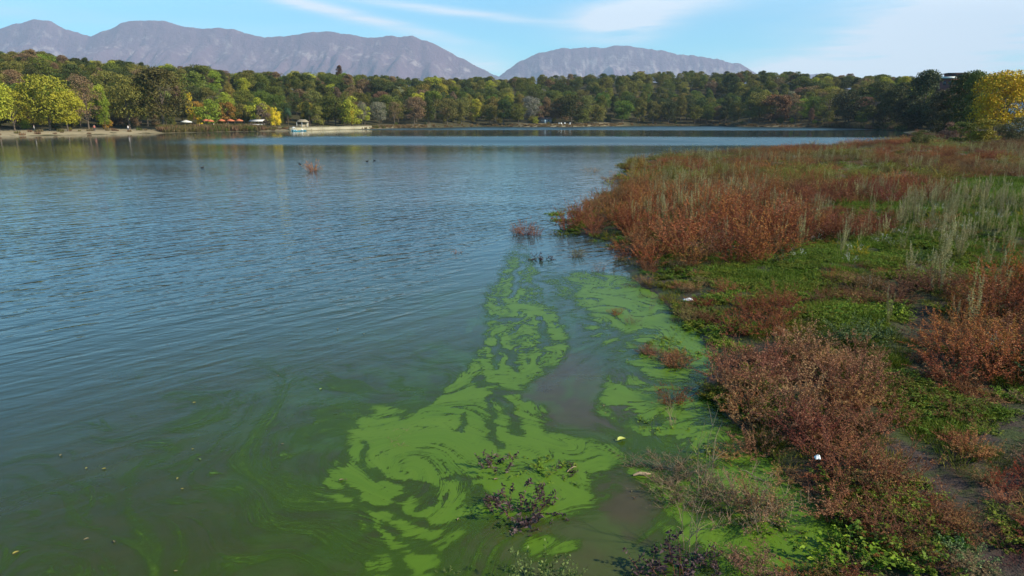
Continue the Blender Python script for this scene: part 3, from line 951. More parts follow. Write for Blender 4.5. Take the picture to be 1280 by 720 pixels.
tree_variants('broad', 6, 12.0, 9.5, 0.20, 42, 6500, 0.36, 'round', 0.22)
tree_variants('tall', 4, 14.0, 7.5, 0.16, 44, 6500, 0.36, 'tall', 0.25, 0.017)
tree_variants('sparse', 4, 12.0, 8.5, 0.22, 40, 3600, 0.30, 'round', 0.38, 0.020, BARK, 18)
tree_variants('pine', 3, 12.0, 8.0, 0.50, 22, 4500, 0.34, 'pine', 0.25, 0.022, BARK, 8)
tree_variants('small', 4, 6.0, 5.5, 0.10, 26, 3600, 0.26, 'round', 0.20)
tree_variants('cone', 2, 9.0, 3.2, 0.06, 30, 3000, 0.28, 'cone', 0.15)

N_TREE = 0
TREE_NAME = {'broad': 'broadleaf_tree', 'tall': 'tall_tree', 'sparse': 'thinning_tree', 'pine': 'pine_tree', 'small': 'small_tree', 'cone': 'cypress_tree'}


def tree(kind, x, y, z, H, col, label, group=None, wmul=1.0, rot=None, parts=True, pick=None):
    """a tree of the given kind: an Empty at its foot with crown and trunk"""
    global N_TREE
    N_TREE += 1
    V = TREE_V[kind]
    cm_, tm_, _ = V[(pick if pick is not None else random.randrange(len(V))) % len(V)]
    base = {'broad': 12.0, 'tall': 14.0, 'sparse': 12.0, 'pine': 12.0, 'small': 6.0, 'cone': 9.0}[kind]
    s = H / base
    root = link(TREE_NAME[kind], None, None, (x, y, z), rot if rot is not None else random.uniform(0, 6.28), (s * wmul, s * wmul, s))
    root.empty_display_size = 0.5
    tag(root, label, 'tree', group)
    c = link('crown', cm_, root); c.color = (*col, 1)
    t = link('trunk', tm_, root)
    return root


YG = (0.20, 0.20, 0.022); YEL = (0.42, 0.30, 0.022); OLV = (0.115, 0.105, 0.024); GRN = (0.078, 0.090, 0.016); DKG = (0.040, 0.050, 0.014)
BRN = (0.13, 0.085, 0.045); ORG = (0.19, 0.11, 0.022); RST = (0.105, 0.050, 0.026); LGN = (0.125, 0.165, 0.018); GRY = (0.13, 0.12, 0.085); TEAL = (0.04, 0.075, 0.042)
_b = lambda c: tuple(v_ * 1.85 for v_ in c)
YG, YEL, OLV, GRN, DKG, BRN, ORG, RST, LGN, GRY, TEAL = map(_b, (YG, YEL, OLV, GRN, DKG, BRN, ORG, RST, LGN, GRY, TEAL))
CNAME = {YG: 'yellow green', YEL: 'bright yellow', OLV: 'olive', GRN: 'green', DKG: 'dark green', BRN: 'brown', ORG: 'orange', RST: 'rusty red', LGN: 'fresh green', GRY: 'grey brown', TEAL: 'blue green'}

# the trees one can name, along the left shore and the lake: kind, column, base row offset behind shore (m), top row, colour, width factor, label
NAMED = [
    ('broad', 0, 10, 100, YG, 0.95, 'yellow green tree cut by the left edge of the photo at the beach'),
    ('broad', 64, 9, 91, YG, 1.05, 'large yellow green tree with two pale trunks on the left beach'),
    ('sparse', 112, 11, 97, BRN, 0.9, 'brown half bare tree right of the large yellow green one'),
    ('tall', 133, 10, 112, LGN, 0.6, 'narrow fresh green tree beside the brown half bare tree'),
    ('broad', 163, 12, 95, OLV, 0.95, 'dense olive tree behind the middle of the left beach'),
    ('broad', 205, 7, 92, (0.12, 0.105, 0.032), 1.2, 'broad olive brown tree leaning over the end of the beach'),
    ('tall', 186, 11, 98, GRN, 0.8, 'green tree in the shade left of the broad olive brown tree'),
    ('tall', 240, 26, 118, YEL, 0.5, 'slim yellow tree behind the white parasol'),
    ('small', 261, 20, 124, LGN, 1.0, 'round fresh green tree behind the orange cafe parasols'),
    ('small', 286, 24, 127, ORG, 0.9, 'orange tree over the cafe parasols'),
    ('small', 306, 24, 129, OLV, 1.0, 'olive tree at the right end of the cafe'),
    ('small', 322, 22, 122, YG, 0.8, 'yellow green tree between cafe and promenade wall'),
    ('small', 345, 14, 135, YEL, 0.6, 'small yellow tree standing just left of the pedal boats'),
    ('small', 330, 20, 130, (0.16, 0.11, 0.085), 0.8, 'mauve brown small tree left of the small yellow tree'),
    ('pine', 361, 20, 133, TEAL, 0.7, 'blue green flat topped tree beside the beige pavilion'),
    ('small', 398, 18, 134, OLV, 0.9, 'low olive tree with a bare trunk above the promenade wall'),
    ('broad', 420, 20, 118, (0.115, 0.125, 0.024), 1.3, 'large rounded green tree above the end of the promenade wall'),
    ('small', 440, 8, 122, YG, 0.9, 'yellow green tree spilling over the end of the wall'),
    ('tall', 441, 6, 131, YEL, 0.35, 'thin yellow tree at the very end of the promenade wall'),
    ('sparse', 453, 12, 128, GRY, 0.7, 'grey bare tree with a pale trunk right of the promenade wall'),
    ('tall', 428, 150, 84, (0.14, 0.075, 0.04), 0.7, 'reddish brown tree rising alone above the skyline wood'),
    ('broad', 474, 14, 126, GRY, 0.9, 'grey green tree behind the straw coloured shore'),
    ('broad', 714, 12, 118, (0.060, 0.070, 0.022), 1.3, 'dark rounded tree standing on the small straw coloured point'),
    ('small', 745, 9, 131, OLV, 1.1, 'low olive tree at the tip of the small point'),
    ('small', 728, 8, 133, GRN, 1.0, 'low green tree between the dark tree and the tip of the point'),
    ('small', 675, 30, 133, BRN, 1.0, 'brown green tree beside the grey hut'),
    ('small', 967, 14, 120, RST, 1.4, 'wide rusty red tree on the right hand shore'),
    ('sparse', 993, 12, 124, BRN, 1.0, 'bare brown tree right of the rusty red tree'),
    ('broad', 948, 16, 116, OLV, 1.2, 'olive tree with thin trunks above the pale bank'),
]
NAMED_R = [
    # kind, column, forward distance, top row, foot height, colour, width, label
    ('broad', 1248, 118, 84, 0.9, (0.62, 0.44, 0.02), 0.95, 'bright yellow tree at the right side beyond the weeds'),
    ('tall', 1212, 128, 95, 0.9, (0.13, 0.15, 0.03), 0.8, 'green tree turning yellow directly left of the bright yellow tree'),
    ('broad', 1290, 122, 88, 0.9, (0.50, 0.26, 0.03), 0.8, 'orange yellow tree cut by the right edge of the photo'),
    ('broad', 1212, 138, 86, 0.9, (0.075, 0.100, 0.025), 0.9, 'tall dark green tree with a yellow top behind the turning one'),
    ('broad', 1150, 175, 93, 0.9, (0.065, 0.080, 0.026), 1.0, 'dark rounded tree left of the house on the skyline'),
    ('broad', 1186, 160, 108, 0.9, (0.10, 0.085, 0.04), 1.1, 'brownish green tree below the house on the skyline'),
    ('broad', 1120, 226, 104, 0.9, (0.075, 0.085, 0.03), 1.1, 'olive tree above the far tip of the water'),
    ('broad', 1090, 240, 106, 0.8, (0.11, 0.11, 0.03), 1.1, 'yellow olive tree at the far end of the water'),
    ('broad', 1165, 168, 118, 0.9, (0.055, 0.062, 0.022), 1.2, 'low dark tree standing in deep shade right of the water end'),
    ('broad', 1135, 212, 120, 0.9, (0.055, 0.062, 0.022), 1.2, 'low dark tree next to the pinkish reeds'),
    ('small', 1222, 92, 147, 0.8, (0.30, 0.26, 0.03), 1.5, 'wide yellow green bush in front of the bright yellow tree'),
    ('small', 1198, 96, 153, 0.8, (0.14, 0.17, 0.035), 1.4, 'olive green bush left of the wide yellow green one'),
    ('small', 1150, 92, 162, 0.7, (0.13, 0.13, 0.04), 1.4, 'low olive bush near the far water edge'),
    ('small', 1265, 105, 146, 0.9, (0.14, 0.12, 0.05), 1.5, 'dull green bush under the bright yellow tree'),
    ('small', 1105, 222, 138, 0.7, (0.05, 0.05, 0.02), 1.6, 'dark low bush at the far tip of the water'),
    ('small', 1142, 196, 138, 0.7, (0.05, 0.052, 0.02), 1.6, 'dark low bush under the dark rounded tree'),
    ('small', 1162, 160, 138, 0.7, (0.055, 0.055, 0.02), 1.6, 'dark low bush behind the low olive bush'),
    ('small', 1180, 150, 139, 0.8, (0.07, 0.065, 0.025), 1.6, 'brownish low bush under the brownish green tree'),
    ('small', 1186, 112, 153, 0.8, (0.30, 0.17, 0.12), 1.1, 'pinkish straw coloured bush left of the yellow green one'),
    ('broad', 1060, 232, 112, 0.8, (0.07, 0.075, 0.03), 1.1, 'dull green tree right of the rusty red one across the water'),
    ('broad', 1240, 150, 92, 0.9, (0.09, 0.10, 0.03), 1.1, 'mixed green tree hidden behind the bright yellow tree'),
]
occ = []
for kind, px, s, ty, col, wm, lab in NAMED:
    y = float(shore_d(px)) + s
    x, y = atd(px, y)
    z = float(hill_z(px, y))
    H = ztop(ty, y) - z
    tree(kind, x, y, z - 0.1, H, col, lab, None, wm * (1.0 if kind != 'small' else 1.0))
    occ.append((px, y, H))

for kind, px, y, ty, z, col, wm, lab in NAMED_R:
    if px < 1175 and y > 145: y = max(y, float(shore_d(px)) + 5.0)
    x, y = atd(px, y)
    z = max(0.2, float(land_z(np.array([x]), np.array([y]))[0]))
    tree(kind, x, y, z - 0.1, ztop(ty, y) - z, col, lab, None, wm)
    occ.append((px, y, 8.0))

# the rest of the wood, row behind row
GL = {
    'front': 'trees along the left shore', 'left': 'autumn trees on the left hill', 'mid': 'trees of the middle wood', 'right': 'trees of the right hand wood'}


def palette(px, s):
    r = random.random()
    if px < 480:
        front = s < 60
        L = [(YG, .14), (OLV, .22), (GRN, .20), (BRN, .16), (LGN, .08), (ORG, .025), (YEL, .04), (DKG, .12)] if front else \
            [(OLV, .22), (GRN, .28), (DKG, .26), (BRN, .14), (YG, .06), (LGN, .03)]
    elif px < 720:
        L = [(OLV, .34), (GRN, .30), (DKG, .14), (BRN, .12), (YG, .05), (GRY, .05)] if s < 90 else [(OLV, .26), (DKG, .30), (GRN, .24), (BRN, .12), (YG, .08)]
    elif px < 960:
        L = [(GRN, .34), (DKG, .24), (OLV, .36), (BRN, .06)]
    else:
        L = [(GRN, .24), (DKG, .24), (OLV, .28), (BRN, .12), (YG, .06), (GRY, .06)]
    for c, w in L:
        r -= w
        if r <= 0: return c
    return OLV


def LM(px):
    """what stands at the shore below this column"""
    L = [(40, ' left of the two trunks'), (90, ' behind the beach'), (150, ' behind the beach end'), (225, ' at the leaning tree'), (270, ' above the white parasol'),
         (320, ' above the cafe'), (365, ' above the pedal boats'), (405, ' above the pavilion'), (470, ' above the promenade wall'), (545, ' above the straw bank'),
         (640, ' in the cove'), (700, ' above the grey hut'), (770, ' above the small point'), (850, ' left of the bay'), (915, ' in the bay'), (1000, ' above the pale bank'),
         (1080, ' by the rusty tree'), (1180, ' below the house'), (9999, ' by the yellow tree')]
    for a, t in L:
        if px < a: return t


rows = [9, 20, 34, 50, 68, 88]
count = 0
for ri, s0 in enumerate(rows):
    px = -60.0 + random.uniform(0, 30)
    while px < 1150:
        D = float(shore_d(px))
        s = s0 * (1.0 if px < 480 or px > 900 else 1.15) + random.uniform(-4, 4)
        if 225 < px < 480 and s < 16: s += 16
        if px > 1110 and s0 > 60: pass
        y = D + s
        H = random.uniform(8.5, 11.5) if px < 480 else random.uniform(9.5, 13.0)
        if 225 < px < 480 and s < 40: H *= 0.72
        if 650 < px < 770 and s < 30:
            px += 12; 
            if s < 18: continue
        if 1000 < px and s0 < 15: H *= 0.6
        wpx = 8.0 / y * FPX
        skip = any(abs(px - o[0]) < wpx * 0.35 and abs(y - o[1]) < 8 for o in occ)
        if not skip and count < 262:
            x, y = atd(px, y)
            z = float(hill_z(px, y))
            col = palette(px, s)
            kd = random.choices(['broad', 'tall', 'sparse', 'pine'], [5, 2, 1.2 if col in (BRN, GRY, YG, OLV) else 0.1, 0.8 if col in (DKG, GRN) else 0])[0]
            if 730 < px < 930: kd = random.choice(['broad', 'broad', 'tall'])
            # keep the skyline where the photograph has it
            lim = ztop(float(np.interp(px, CR_X, CR_Y)), y)
            H = min(H, max(6.0, lim - z + random.uniform(-1.5, 0.6)))
            zone = 'left wood' if px < 480 else 'middle wood' if px < 740 else 'dark wood' if px < 960 else 'right hand wood'
            rowd = ['fronting', 'in row two of', 'low in', 'halfway up', 'high in', 'topping'][ri]
            form = {'broad': 'rounded', 'tall': 'tall', 'sparse': 'half bare', 'pine': 'flat crowned'}[kd]
            lab = '%s %s tree %s %s%s' % (CNAME[col], form, rowd, zone, LM(px))
            cj = tuple(c * random.uniform(0.85, 1.15) for c in col)
            tree(kd, x, y, z - 0.2, H, cj, lab, 'woodland trees round the lake', random.uniform(0.9, 1.1))
            count += 1
        px += wpx * random.uniform(0.72, 1.0) * (1.0 if px < 480 else 1.12)


# ------------------------------------------------------------------ scattering for what nobody could count
def hidden_lib(name, meshes):
    c = bpy.data.collections.new(name)      # never linked to the scene: only a source of shapes
    for i, m in enumerate(meshes):
        o = bpy.data.objects.new('%s_%02d' % (name, i), m)
        c.objects.link(o)
    return c


def scatter(name, lib, P, rz, sc, cols, label, cat, idx=None, tilt=None):
    n = len(P)
    me = bpy.data.meshes.new(name)
    me.vertices.add(n); me.vertices.foreach_set('co', np.asarray(P, np.float32).ravel())
    def fa(nm, typ, a, key='value'):
        t_ = me.attributes.new(nm, typ, 'POINT'); t_.data.foreach_set(key, np.ascontiguousarray(a).ravel())
    rot = np.zeros((n, 3), np.float32); rot[:, 2] = rz
    if tilt is not None: rot[:, :2] = tilt
    fa('rot', 'FLOAT_VECTOR', rot, 'vector')
    s3 = np.asarray(sc, np.float32)
    if s3.ndim == 1: s3 = np.repeat(s3[:, None], 3, 1)
    fa('scl', 'FLOAT_VECTOR', s3, 'vector')
    c4 = np.ones((n, 4), np.float32); c4[:, :3] = cols
    fa('icol', 'FLOAT_COLOR', c4, 'color')
    fa('idx', 'INT', (np.asarray(idx) if idx is not None else rng.integers(0, len(lib.objects), n)).astype(np.int32))
    o = link(name, me)
    ng = bpy.data.node_groups.new(name, 'GeometryNodeTree')
    ng.interface.new_socket('Geometry', in_out='INPUT', socket_type='NodeSocketGeometry')
    ng.interface.new_socket('Geometry', in_out='OUTPUT', socket_type='NodeSocketGeometry')
    nd = ng.nodes; lk = ng.links
    gi = nd.new('NodeGroupInput'); go = nd.new('NodeGroupOutput')
    ci = nd.new('GeometryNodeCollectionInfo'); ci.inputs['Collection'].default_value = lib
    ci.inputs['Separate Children'].default_value = True; ci.inputs['Reset Children'].default_value = True
    mp = nd.new('GeometryNodeMeshToPoints')
    ip = nd.new('GeometryNodeInstanceOnPoints'); ip.inputs['Pick Instance'].default_value = True

    def na_(nm, dt):
        a = nd.new('GeometryNodeInputNamedAttribute'); a.data_type = dt; a.inputs['Name'].default_value = nm; return a.outputs[0]
    lk.new(gi.outputs[0], mp.inputs[0]); lk.new(mp.outputs[0], ip.inputs['Points'])
    lk.new(ci.outputs[0], ip.inputs['Instance'])
    lk.new(na_('idx', 'INT'), ip.inputs['Instance Index'])
    e2r = nd.new('FunctionNodeEulerToRotation'); lk.new(na_('rot', 'FLOAT_VECTOR'), e2r.inputs[0])
    lk.new(e2r.outputs[0], ip.inputs['Rotation']); lk.new(na_('scl', 'FLOAT_VECTOR'), ip.inputs['Scale'])
    lk.new(ip.outputs[0], go.inputs[0])
    md = o.modifiers.new('scatter', 'NODES'); md.node_group = ng
    tag(o, label, cat, None, 'stuff')
    return o


wood_meshes = [v[2] for k in ('broad', 'tall', 'sparse', 'pine', 'small') for v in TREE_V[k]]
base_h = [12.0] * 6 + [14.0] * 4 + [12.0] * 4 + [12.0] * 3 + [6.0] * 4
wood_lib = hidden_lib('wood_source', wood_meshes)
P = []; rz = []; sc = []; cl_ = []; ix = []
for k in range(2100):
    px = random.uniform(-250, 1500)
    Wd = float(np.interp(px, CR_X, CW_Y))
    D = float(shore_d(px))
    if k < 1600:
        s = random.uniform(60 if px < 1240 else 20, Wd * 1.35)
        if px < 1240 and s < 100 and random.random() < 0.75 and -60 < px: continue
    else:
        s = random.uniform(6, 100)
        if -60 < px < 1240:
            # undergrowth low between the trees
            pass
    x, y = atd(px, D + s)
    z = float(hill_z(px, y))
    i = random.choices(range(21), [3] * 6 + [1.5] * 4 + [0.8] * 4 + [0.8] * 3 + [0.2] * 4)[0]
    if k >= 1600 and -60 < px < 1240:
        i = random.randrange(17, 21); H = random.uniform(2.0, 4.0); 
        if s < 12: H *= 0.5
        if 225 < px < 480 and s < 22: continue
        if px < 225 and s < 11: continue
        if 640 < px < 775 and s < 10: continue
    else:
        H = random.uniform(8.5, 12.5)
        lim = ztop(float(np.interp(px, CR_X, CR_Y)), y)
        H = min(H, max(5.0, lim - z + random.uniform(-3.0, 0.8)))
    c = palette(px, s)
    j = random.uniform(0.8, 1.15)
    P.append((x, y, z - 0.3)); rz.append(random.uniform(0, 6.28)); q = H / base_h[i]; sc.append((q * 1.1, q * 1.1, q)); cl_.append([w * j for w in c]); ix.append(i)
scatter('distant_wood', wood_lib, P, np.array(rz), np.array(sc), np.array(cl_), 'mixed autumn wood covering the far hills up to the skyline', 'woodland', ix)

# shrubs and reeds along the far water line
REED = leaf_material('reeds', [(0.35, 0.35, 0.35), (0.8, 0.8, 0.8), (1.2, 1.2, 1.1)], trans=0.3, source='inst')


def tuft(seed, n, H, R_, w, spread=0.5, mat=None):
    r = np.random.default_rng(seed); g = Geo()
    a = r.random(n) * 6.283; q = np.sqrt(r.random(n)) * R_
    P0 = np.stack([q * np.cos(a), q * np.sin(a), 0 * q - 0.03], 1)
    D = np.stack([np.cos(a) * spread * r.random(n), np.sin(a) * spread * r.random(n), np.ones(n)], 1) + r.normal(size=(n, 3)) * 0.12
    D /= np.linalg.norm(D, axis=1)[:, None]
    L = H * r.uniform(0.5, 1.0, n)
    ti = np.clip(r.random(n), 0, 1)
    Nn = rnd_dirs(n, r); Nn[:, 2] *= 0.2
    g.leaves(P0, D, Nn, L, w * r.uniform(0.7, 1.3, n), ti, 0.05)
    return g.mesh('tuft', [mat or REED])


reed_lib = hidden_lib('reed_source', [tuft(i, 90, 1.4, 0.9, 0.10, 0.3) for i in range(4)])
P = []; rz = []; sc = []; cl_ = []
for k in range(3000):
    px = random.uniform(-60, 1130)
    den = float(np.interp(px, [0, 195, 205, 320, 335, 440, 465, 500, 545, 650, 660, 770, 780, 900, 920, 1000, 1040, 1100, 1130],
                          [.05, .05, 1, 1, .35, .1, 1, .6, .15, .2, .7, .7, .1, .15, .6, .6, 1, 1, .6]))
    if random.random() > den: continue
    s = random.uniform(0.3, 7)
    x, y = atd(px, float(shore_d(px)) + s)
    z = float(hill_z(px, y))
    hh = random.uniform(0.5, 1.1) * (1.35 if (200 < px < 330 or 1030 < px) else 0.7)
    P.append((x, y, z)); rz.append(random.uniform(0, 6.28)); sc.append(hh)
    cl_.append(random.choice([(0.20, 0.17, 0.045), (0.13, 0.15, 0.035), (0.26, 0.19, 0.09), (0.28, 0.16, 0.09)] if px < 480 or px > 1080 else [(0.26, 0.18, 0.08), (0.33, 0.22, 0.11), (0.20, 0.12, 0.05)]))
scatter('shore_reeds', reed_lib, P, np.array(rz), np.array(sc), np.array(cl_), 'straw and green reeds fringing the far water line', 'reeds')


# ------------------------------------------------------------------ weeds of the near bank
def weed_mats(name, cols, stops=None, trans=0.16, var=0.3, hue=0.03):
    return leaf_material(name, cols, stops, trans, 0.6, var, 'object', hue), leaf_material(name + '_mass', cols, stops, trans, 0.6, var, 'inst', hue)


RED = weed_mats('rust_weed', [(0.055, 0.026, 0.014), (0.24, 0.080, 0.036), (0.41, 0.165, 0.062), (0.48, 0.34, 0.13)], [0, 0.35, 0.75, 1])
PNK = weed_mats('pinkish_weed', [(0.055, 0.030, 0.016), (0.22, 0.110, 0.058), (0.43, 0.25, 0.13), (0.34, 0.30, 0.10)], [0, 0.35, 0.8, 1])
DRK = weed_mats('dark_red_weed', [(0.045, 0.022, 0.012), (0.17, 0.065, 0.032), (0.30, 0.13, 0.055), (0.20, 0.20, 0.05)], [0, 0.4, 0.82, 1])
PUR = weed_mats('purple_weed', [(0.020, 0.014, 0.014), (0.070, 0.042, 0.046), (0.15, 0.10, 0.10), (0.07, 0.11, 0.03)], [0, 0.45, 0.85, 1])
TWG = weed_mats('dry_twigs', [(0.05, 0.032, 0.022), (0.15, 0.090, 0.060), (0.33, 0.24, 0.16)], [0, 0.5, 1])
HRB = weed_mats('green_herb', [(0.028, 0.050, 0.008), (0.100, 0.165, 0.018), (0.20, 0.275, 0.035), (0.32, 0.34, 0.09)], [0, 0.4, 0.85, 1])
SAG = weed_mats('grey_green_herb', [(0.025, 0.040, 0.018), (0.07, 0.11, 0.04), (0.17, 0.21, 0.09)], [0, 0.5, 1])
PLM = weed_mats('pale_plume', [(0.12, 0.13, 0.04), (0.33, 0.30, 0.13), (0.58, 0.53, 0.34)], [0, 0.5, 1])
YLW = weed_mats('yellow_flower', [(0.12, 0.14, 0.02), (0.40, 0.32, 0.02), (0.60, 0.45, 0.03)], [0, 0.6, 1])
WHT = weed_mats('white_flower', [(0.45, 0.45, 0.40), (0.75, 0.74, 0.68)], [0, 1])
STEM_RED = plain('red_stem', (0.16, 0.055, 0.035), 0.7, 0, 0.3, 20)
STEM_TAN = plain('tan_stem', (0.30, 0.22, 0.13), 0.8, 0, 0.3, 20)
STEM_GRN = plain('green_stem', (0.09, 0.13, 0.035), 0.7, 0, 0.3, 20)


def weed(seed, n_st, H, R_, lps, lL, lW, t0=0.2, up=0.9, sr=0.004, spike=0, droop=0.2, tmul=1.0, green_base=0.0, wob=0.05, branch=0):
    """stems fanning from a small base, leaves set along them; returns (stem Geo, foliage Geo)"""
    r = np.random.default_rng(seed)
    gs = Geo(); gl = Geo()
    a = r.random(n_st) * 6.283
    q = np.sqrt(r.random(n_st))
    base = np.stack([R_ * 0.38 * q * np.cos(a), R_ * 0.38 * q * np.sin(a), np.full(n_st, -0.05)], 1)
    a2 = a + r.normal(size=n_st) * 0.5
    out = R_ * (0.15 + 0.75 * q) * (1.25 - 0.5 * up)
    hh = H * (1 - 0.35 * q ** 2) * r.uniform(0.45, 1.12, n_st)
    ph = r.random((n_st, 2)) * 6.283

    def pt(i, t):
        o = out[i] * t ** 1.35
        w = wob * H
        return np.stack([base[i, 0] + np.cos(a2[i]) * o + w * t * np.sin(ph[i, 0] + 5 * t),
                         base[i, 1] + np.sin(a2[i]) * o + w * t * np.sin(ph[i, 1] + 4 * t),
                         base[i, 2] + hh[i] * t - droop * out[i] * t ** 3], -1)
    for i in range(n_st):
        t = np.linspace(0, 1, 6)
        gs.tube(pt(np.full(6, i), t), sr * (1.2 - 0.9 * t), 3, r.random(), False)
        for b in range(branch):
            tb = r.uniform(0.2, 0.85)
            p0 = pt(np.array([i]), np.array([tb]))[0]
            d = rnd_dirs(1, r)[0]; d[2] = abs(d[2]) + 0.4; d /= np.linalg.norm(d)
            ln = H * r.uniform(0.12, 0.32)
            p2 = p0 + d * ln; p1 = p0 + d * ln * 0.5 + np.array([0, 0, ln * 0.08])
            gs.tube([p0, p1, p2], sr * np.array([0.7, 0.5, 0.25]), 3, r.random(), False)
            k = max(1, int(lps * 0.25)) if lps else 0
            if k:
                tt = r.random(k)
                Pb = p0 + (p2 - p0) * tt[:, None]
                A = rnd_dirs(k, r) + d * 0.8
                gl.leaves(Pb, A, rnd_dirs(k, r) * 0.6 + [0, 0, 1], lL * r.uniform(0.5, 1.2, k), lW * r.uniform(0.6, 1.2, k), np.clip(0.3 + 0.6 * r.random(k), 0, 1) * tmul)
    n = n_st * lps
    if n:
        i = r.integers(0, n_st, n)
        t = t0 + (1 - t0) * r.random(n) ** 0.8
        P0 = pt(i, t) + r.normal(size=(n, 3)) * 0.012
        ang = r.random(n) * 6.283
        A = np.stack([np.cos(ang), np.sin(ang), r.uniform(-0.4, 0.9, n)], 1)
        Nn = np.stack([-np.cos(ang) * 0.5, -np.sin(ang) * 0.5, np.ones(n)], 1) + r.normal(size=(n, 3)) * 0.5
        L = lL * r.uniform(0.5, 1.25, n) * (1.15 - 0.5 * t)
        st_t = r.random(n_st)
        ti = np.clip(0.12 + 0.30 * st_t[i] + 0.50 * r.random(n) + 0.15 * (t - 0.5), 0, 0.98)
        gl.leaves(P0, A, Nn, L, lW * r.uniform(0.6, 1.3, n), ti * tmul)
    if spike:
        n = n_st * spike
        i = r.integers(0, n_st, n)
        t = r.uniform(0.86, 1.06, n)
        P0 = pt(i, t)
        A = rnd_dirs(n, r) * 0.5 + [0, 0, 1]
        gl.leaves(P0, A, rnd_dirs(n, r), lL * 0.5 * r.uniform(0.5, 1.2, n), lW * 0.7, np.clip(0.55 + 0.42 * r.random(n), 0, 1))
    return gs, gl


SPEC = {}


def species(key, n, mats, stem, **kw):
    L = []
    for i in range(n):
        gs, gl = weed(hash_seed(key, i), **kw)
        stem_m = gs.mesh('stem', [stem], False)
        fol = gl.mesh('foliage', [mats[0]]) if gl.V else None
        both = Geo()
        ns = sum(len(v_) for v_ in gs.V)
        for G_ in (gs, gl):
            if not G_.V: continue
            V_ = np.vstack(G_.V); t_ = np.concatenate(G_.tint)
            if G_ is gs: t_ = t_ * 0.3 + 0.1
            both.add(V_, np.vstack(G_.Q) if G_.Q else None, np.vstack(G_.T) if G_.T else None, t_)
        L.append((stem_m, fol, both.mesh('bush', [mats[1]])))
    SPEC[key] = L


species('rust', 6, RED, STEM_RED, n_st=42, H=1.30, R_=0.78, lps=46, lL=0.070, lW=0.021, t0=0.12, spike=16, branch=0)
species('pink', 4, PNK, STEM_RED, n_st=30, H=1.0, R_=0.72, lps=40, lL=0.052, lW=0.017, t0=0.10, spike=12, branch=3)
species('dark', 4, DRK, STEM_RED, n_st=24, H=0.90, R_=0.70, lps=34, lL=0.046, lW=0.014, t0=0.10, spike=8, branch=6)
species('purple', 3, PUR, STEM_RED, n_st=12, H=0.40, R_=0.36, lps=24, lL=0.058, lW=0.022, t0=0.30, spike=5, branch=1, sr=0.0035)
species('twigs', 4, TWG, STEM_TAN, n_st=22, H=0.75, R_=0.55, lps=10, lL=0.03, lW=0.009, t0=0.2, spike=3, branch=7, sr=0.003)
species('herb', 5, HRB, STEM_GRN, n_st=26, H=0.30, R_=0.34, lps=26, lL=0.060, lW=0.026, t0=0.15, up=0.6, branch=0, sr=0.003)
species('sage', 3, SAG, STEM_GRN, n_st=30, H=0.50, R_=0.45, lps=40, lL=0.055, lW=0.020, t0=0.12, up=0.7, sr=0.003)
species('plume', 5, PLM, STEM_GRN, n_st=7, H=1.25, R_=0.28, lps=150, lL=0.050, lW=0.010, t0=0.42, up=1.6, sr=0.005, spike=40, wob=0.02)
species('yellow', 2, YLW, STEM_GRN, n_st=18, H=0.45, R_=0.30, lps=24, lL=0.04, lW=0.02, t0=0.45, sr=0.003, spike=10)
species('white', 2, WHT, STEM_GRN, n_st=14, H=0.45, R_=0.30, lps=7, lL=0.028, lW=0.024, t0=0.75, sr=0.003, spike=2)
species('tangle', 4, TWG, STEM_TAN, n_st=42, H=0.60, R_=0.62, lps=16, lL=0.032, lW=0.010, t0=0.1, up=0.6, spike=4, branch=9, sr=0.0032, wob=0.10)
species('bare', 3, TWG, STEM_TAN, n_st=5, H=1.0, R_=0.25, lps=4, lL=0.03, lW=0.008, t0=0.3, up=1.5, sr=0.004, branch=4, spike=2)

KIND_OF = {'rust': 'weed_bush', 'pink': 'weed_bush', 'dark': 'weed_bush', 'purple': 'purple_weed', 'twigs': 'dry_weed', 'tangle': 'dry_weed', 'herb': 'green_herb', 'sage': 'green_herb',
           'plume': 'plume_weed', 'yellow': 'flowering_weed', 'white': 'flowering_weed', 'bare': 'dry_stalk'}
BUSH = {}


def gz(x, y):
    d = float(land_d(np.array([x]), np.array([y]))[0])
    return float(land_z(np.array([x]), np.array([y]), np.array([d]))[0]) if d > -0.5 else -0.05


def plant(key, x, y, s, label, group=None, col=(1, 1, 1), sz=None, z=None, cat='weed'):
    sm, fm, _ = random.choice(SPEC[key])
    z = max(gz(x, y), -0.08) if z is None else z
    o = link(KIND_OF[key], None, None, (x, y, z - 0.02), random.uniform(0, 6.28), (s, s, s * (sz or 1.0)))
    tag(o, label, cat, group)
    link('stem', sm, o)
    if fm:
        f = link('foliage', fm, o); f.color = (*col, 1)
    return o


def plant_px(key, px, py, s, label, **kw):
    x, y = at(px, py)
    return plant(key, x, y, s, label, **kw)


# plants one can point to (column and foot row in the photograph)
plant_px('rust', 657, 294, 0.62, 'reddish weed clump standing alone in open water left of the thicket', sz=0.9)
plant_px('rust', 646, 292, 0.42, 'smaller reddish stems at the left side of the lone clump in open water')
plant_px('rust', 669, 294, 0.42, 'smaller reddish stems at the right side of the lone clump in open water')
plant_px('purple', 676, 324, 1.15, 'dark purple tuft in open water just below the lone reddish clump', sz=0.8)
plant_px('pink', 721, 321, 0.45, 'small greenish brown tuft in the water in front of the thicket tip', col=(0.7, 1.1, 0.5))
plant_px('rust', 391, 214, 1.1, 'small orange bush far out in open water', col=(1.5, 1.15, 0.7), sz=0.7)
plant_px('twigs', 739, 215, 1.8, 'pale brown tuft in water beyond the tip of the bank', sz=0.6)
plant_px('pink', 764, 226, 1.2, 'brown bush at the waterline beyond the thicket', sz=0.7)
plant_px('yellow', 762, 230, 1.3, 'small yellow flowering tuft at the far end of the thicket waterline')
plant_px('yellow', 790, 222, 1.6, 'bright yellow tuft against the brown thicket edge')
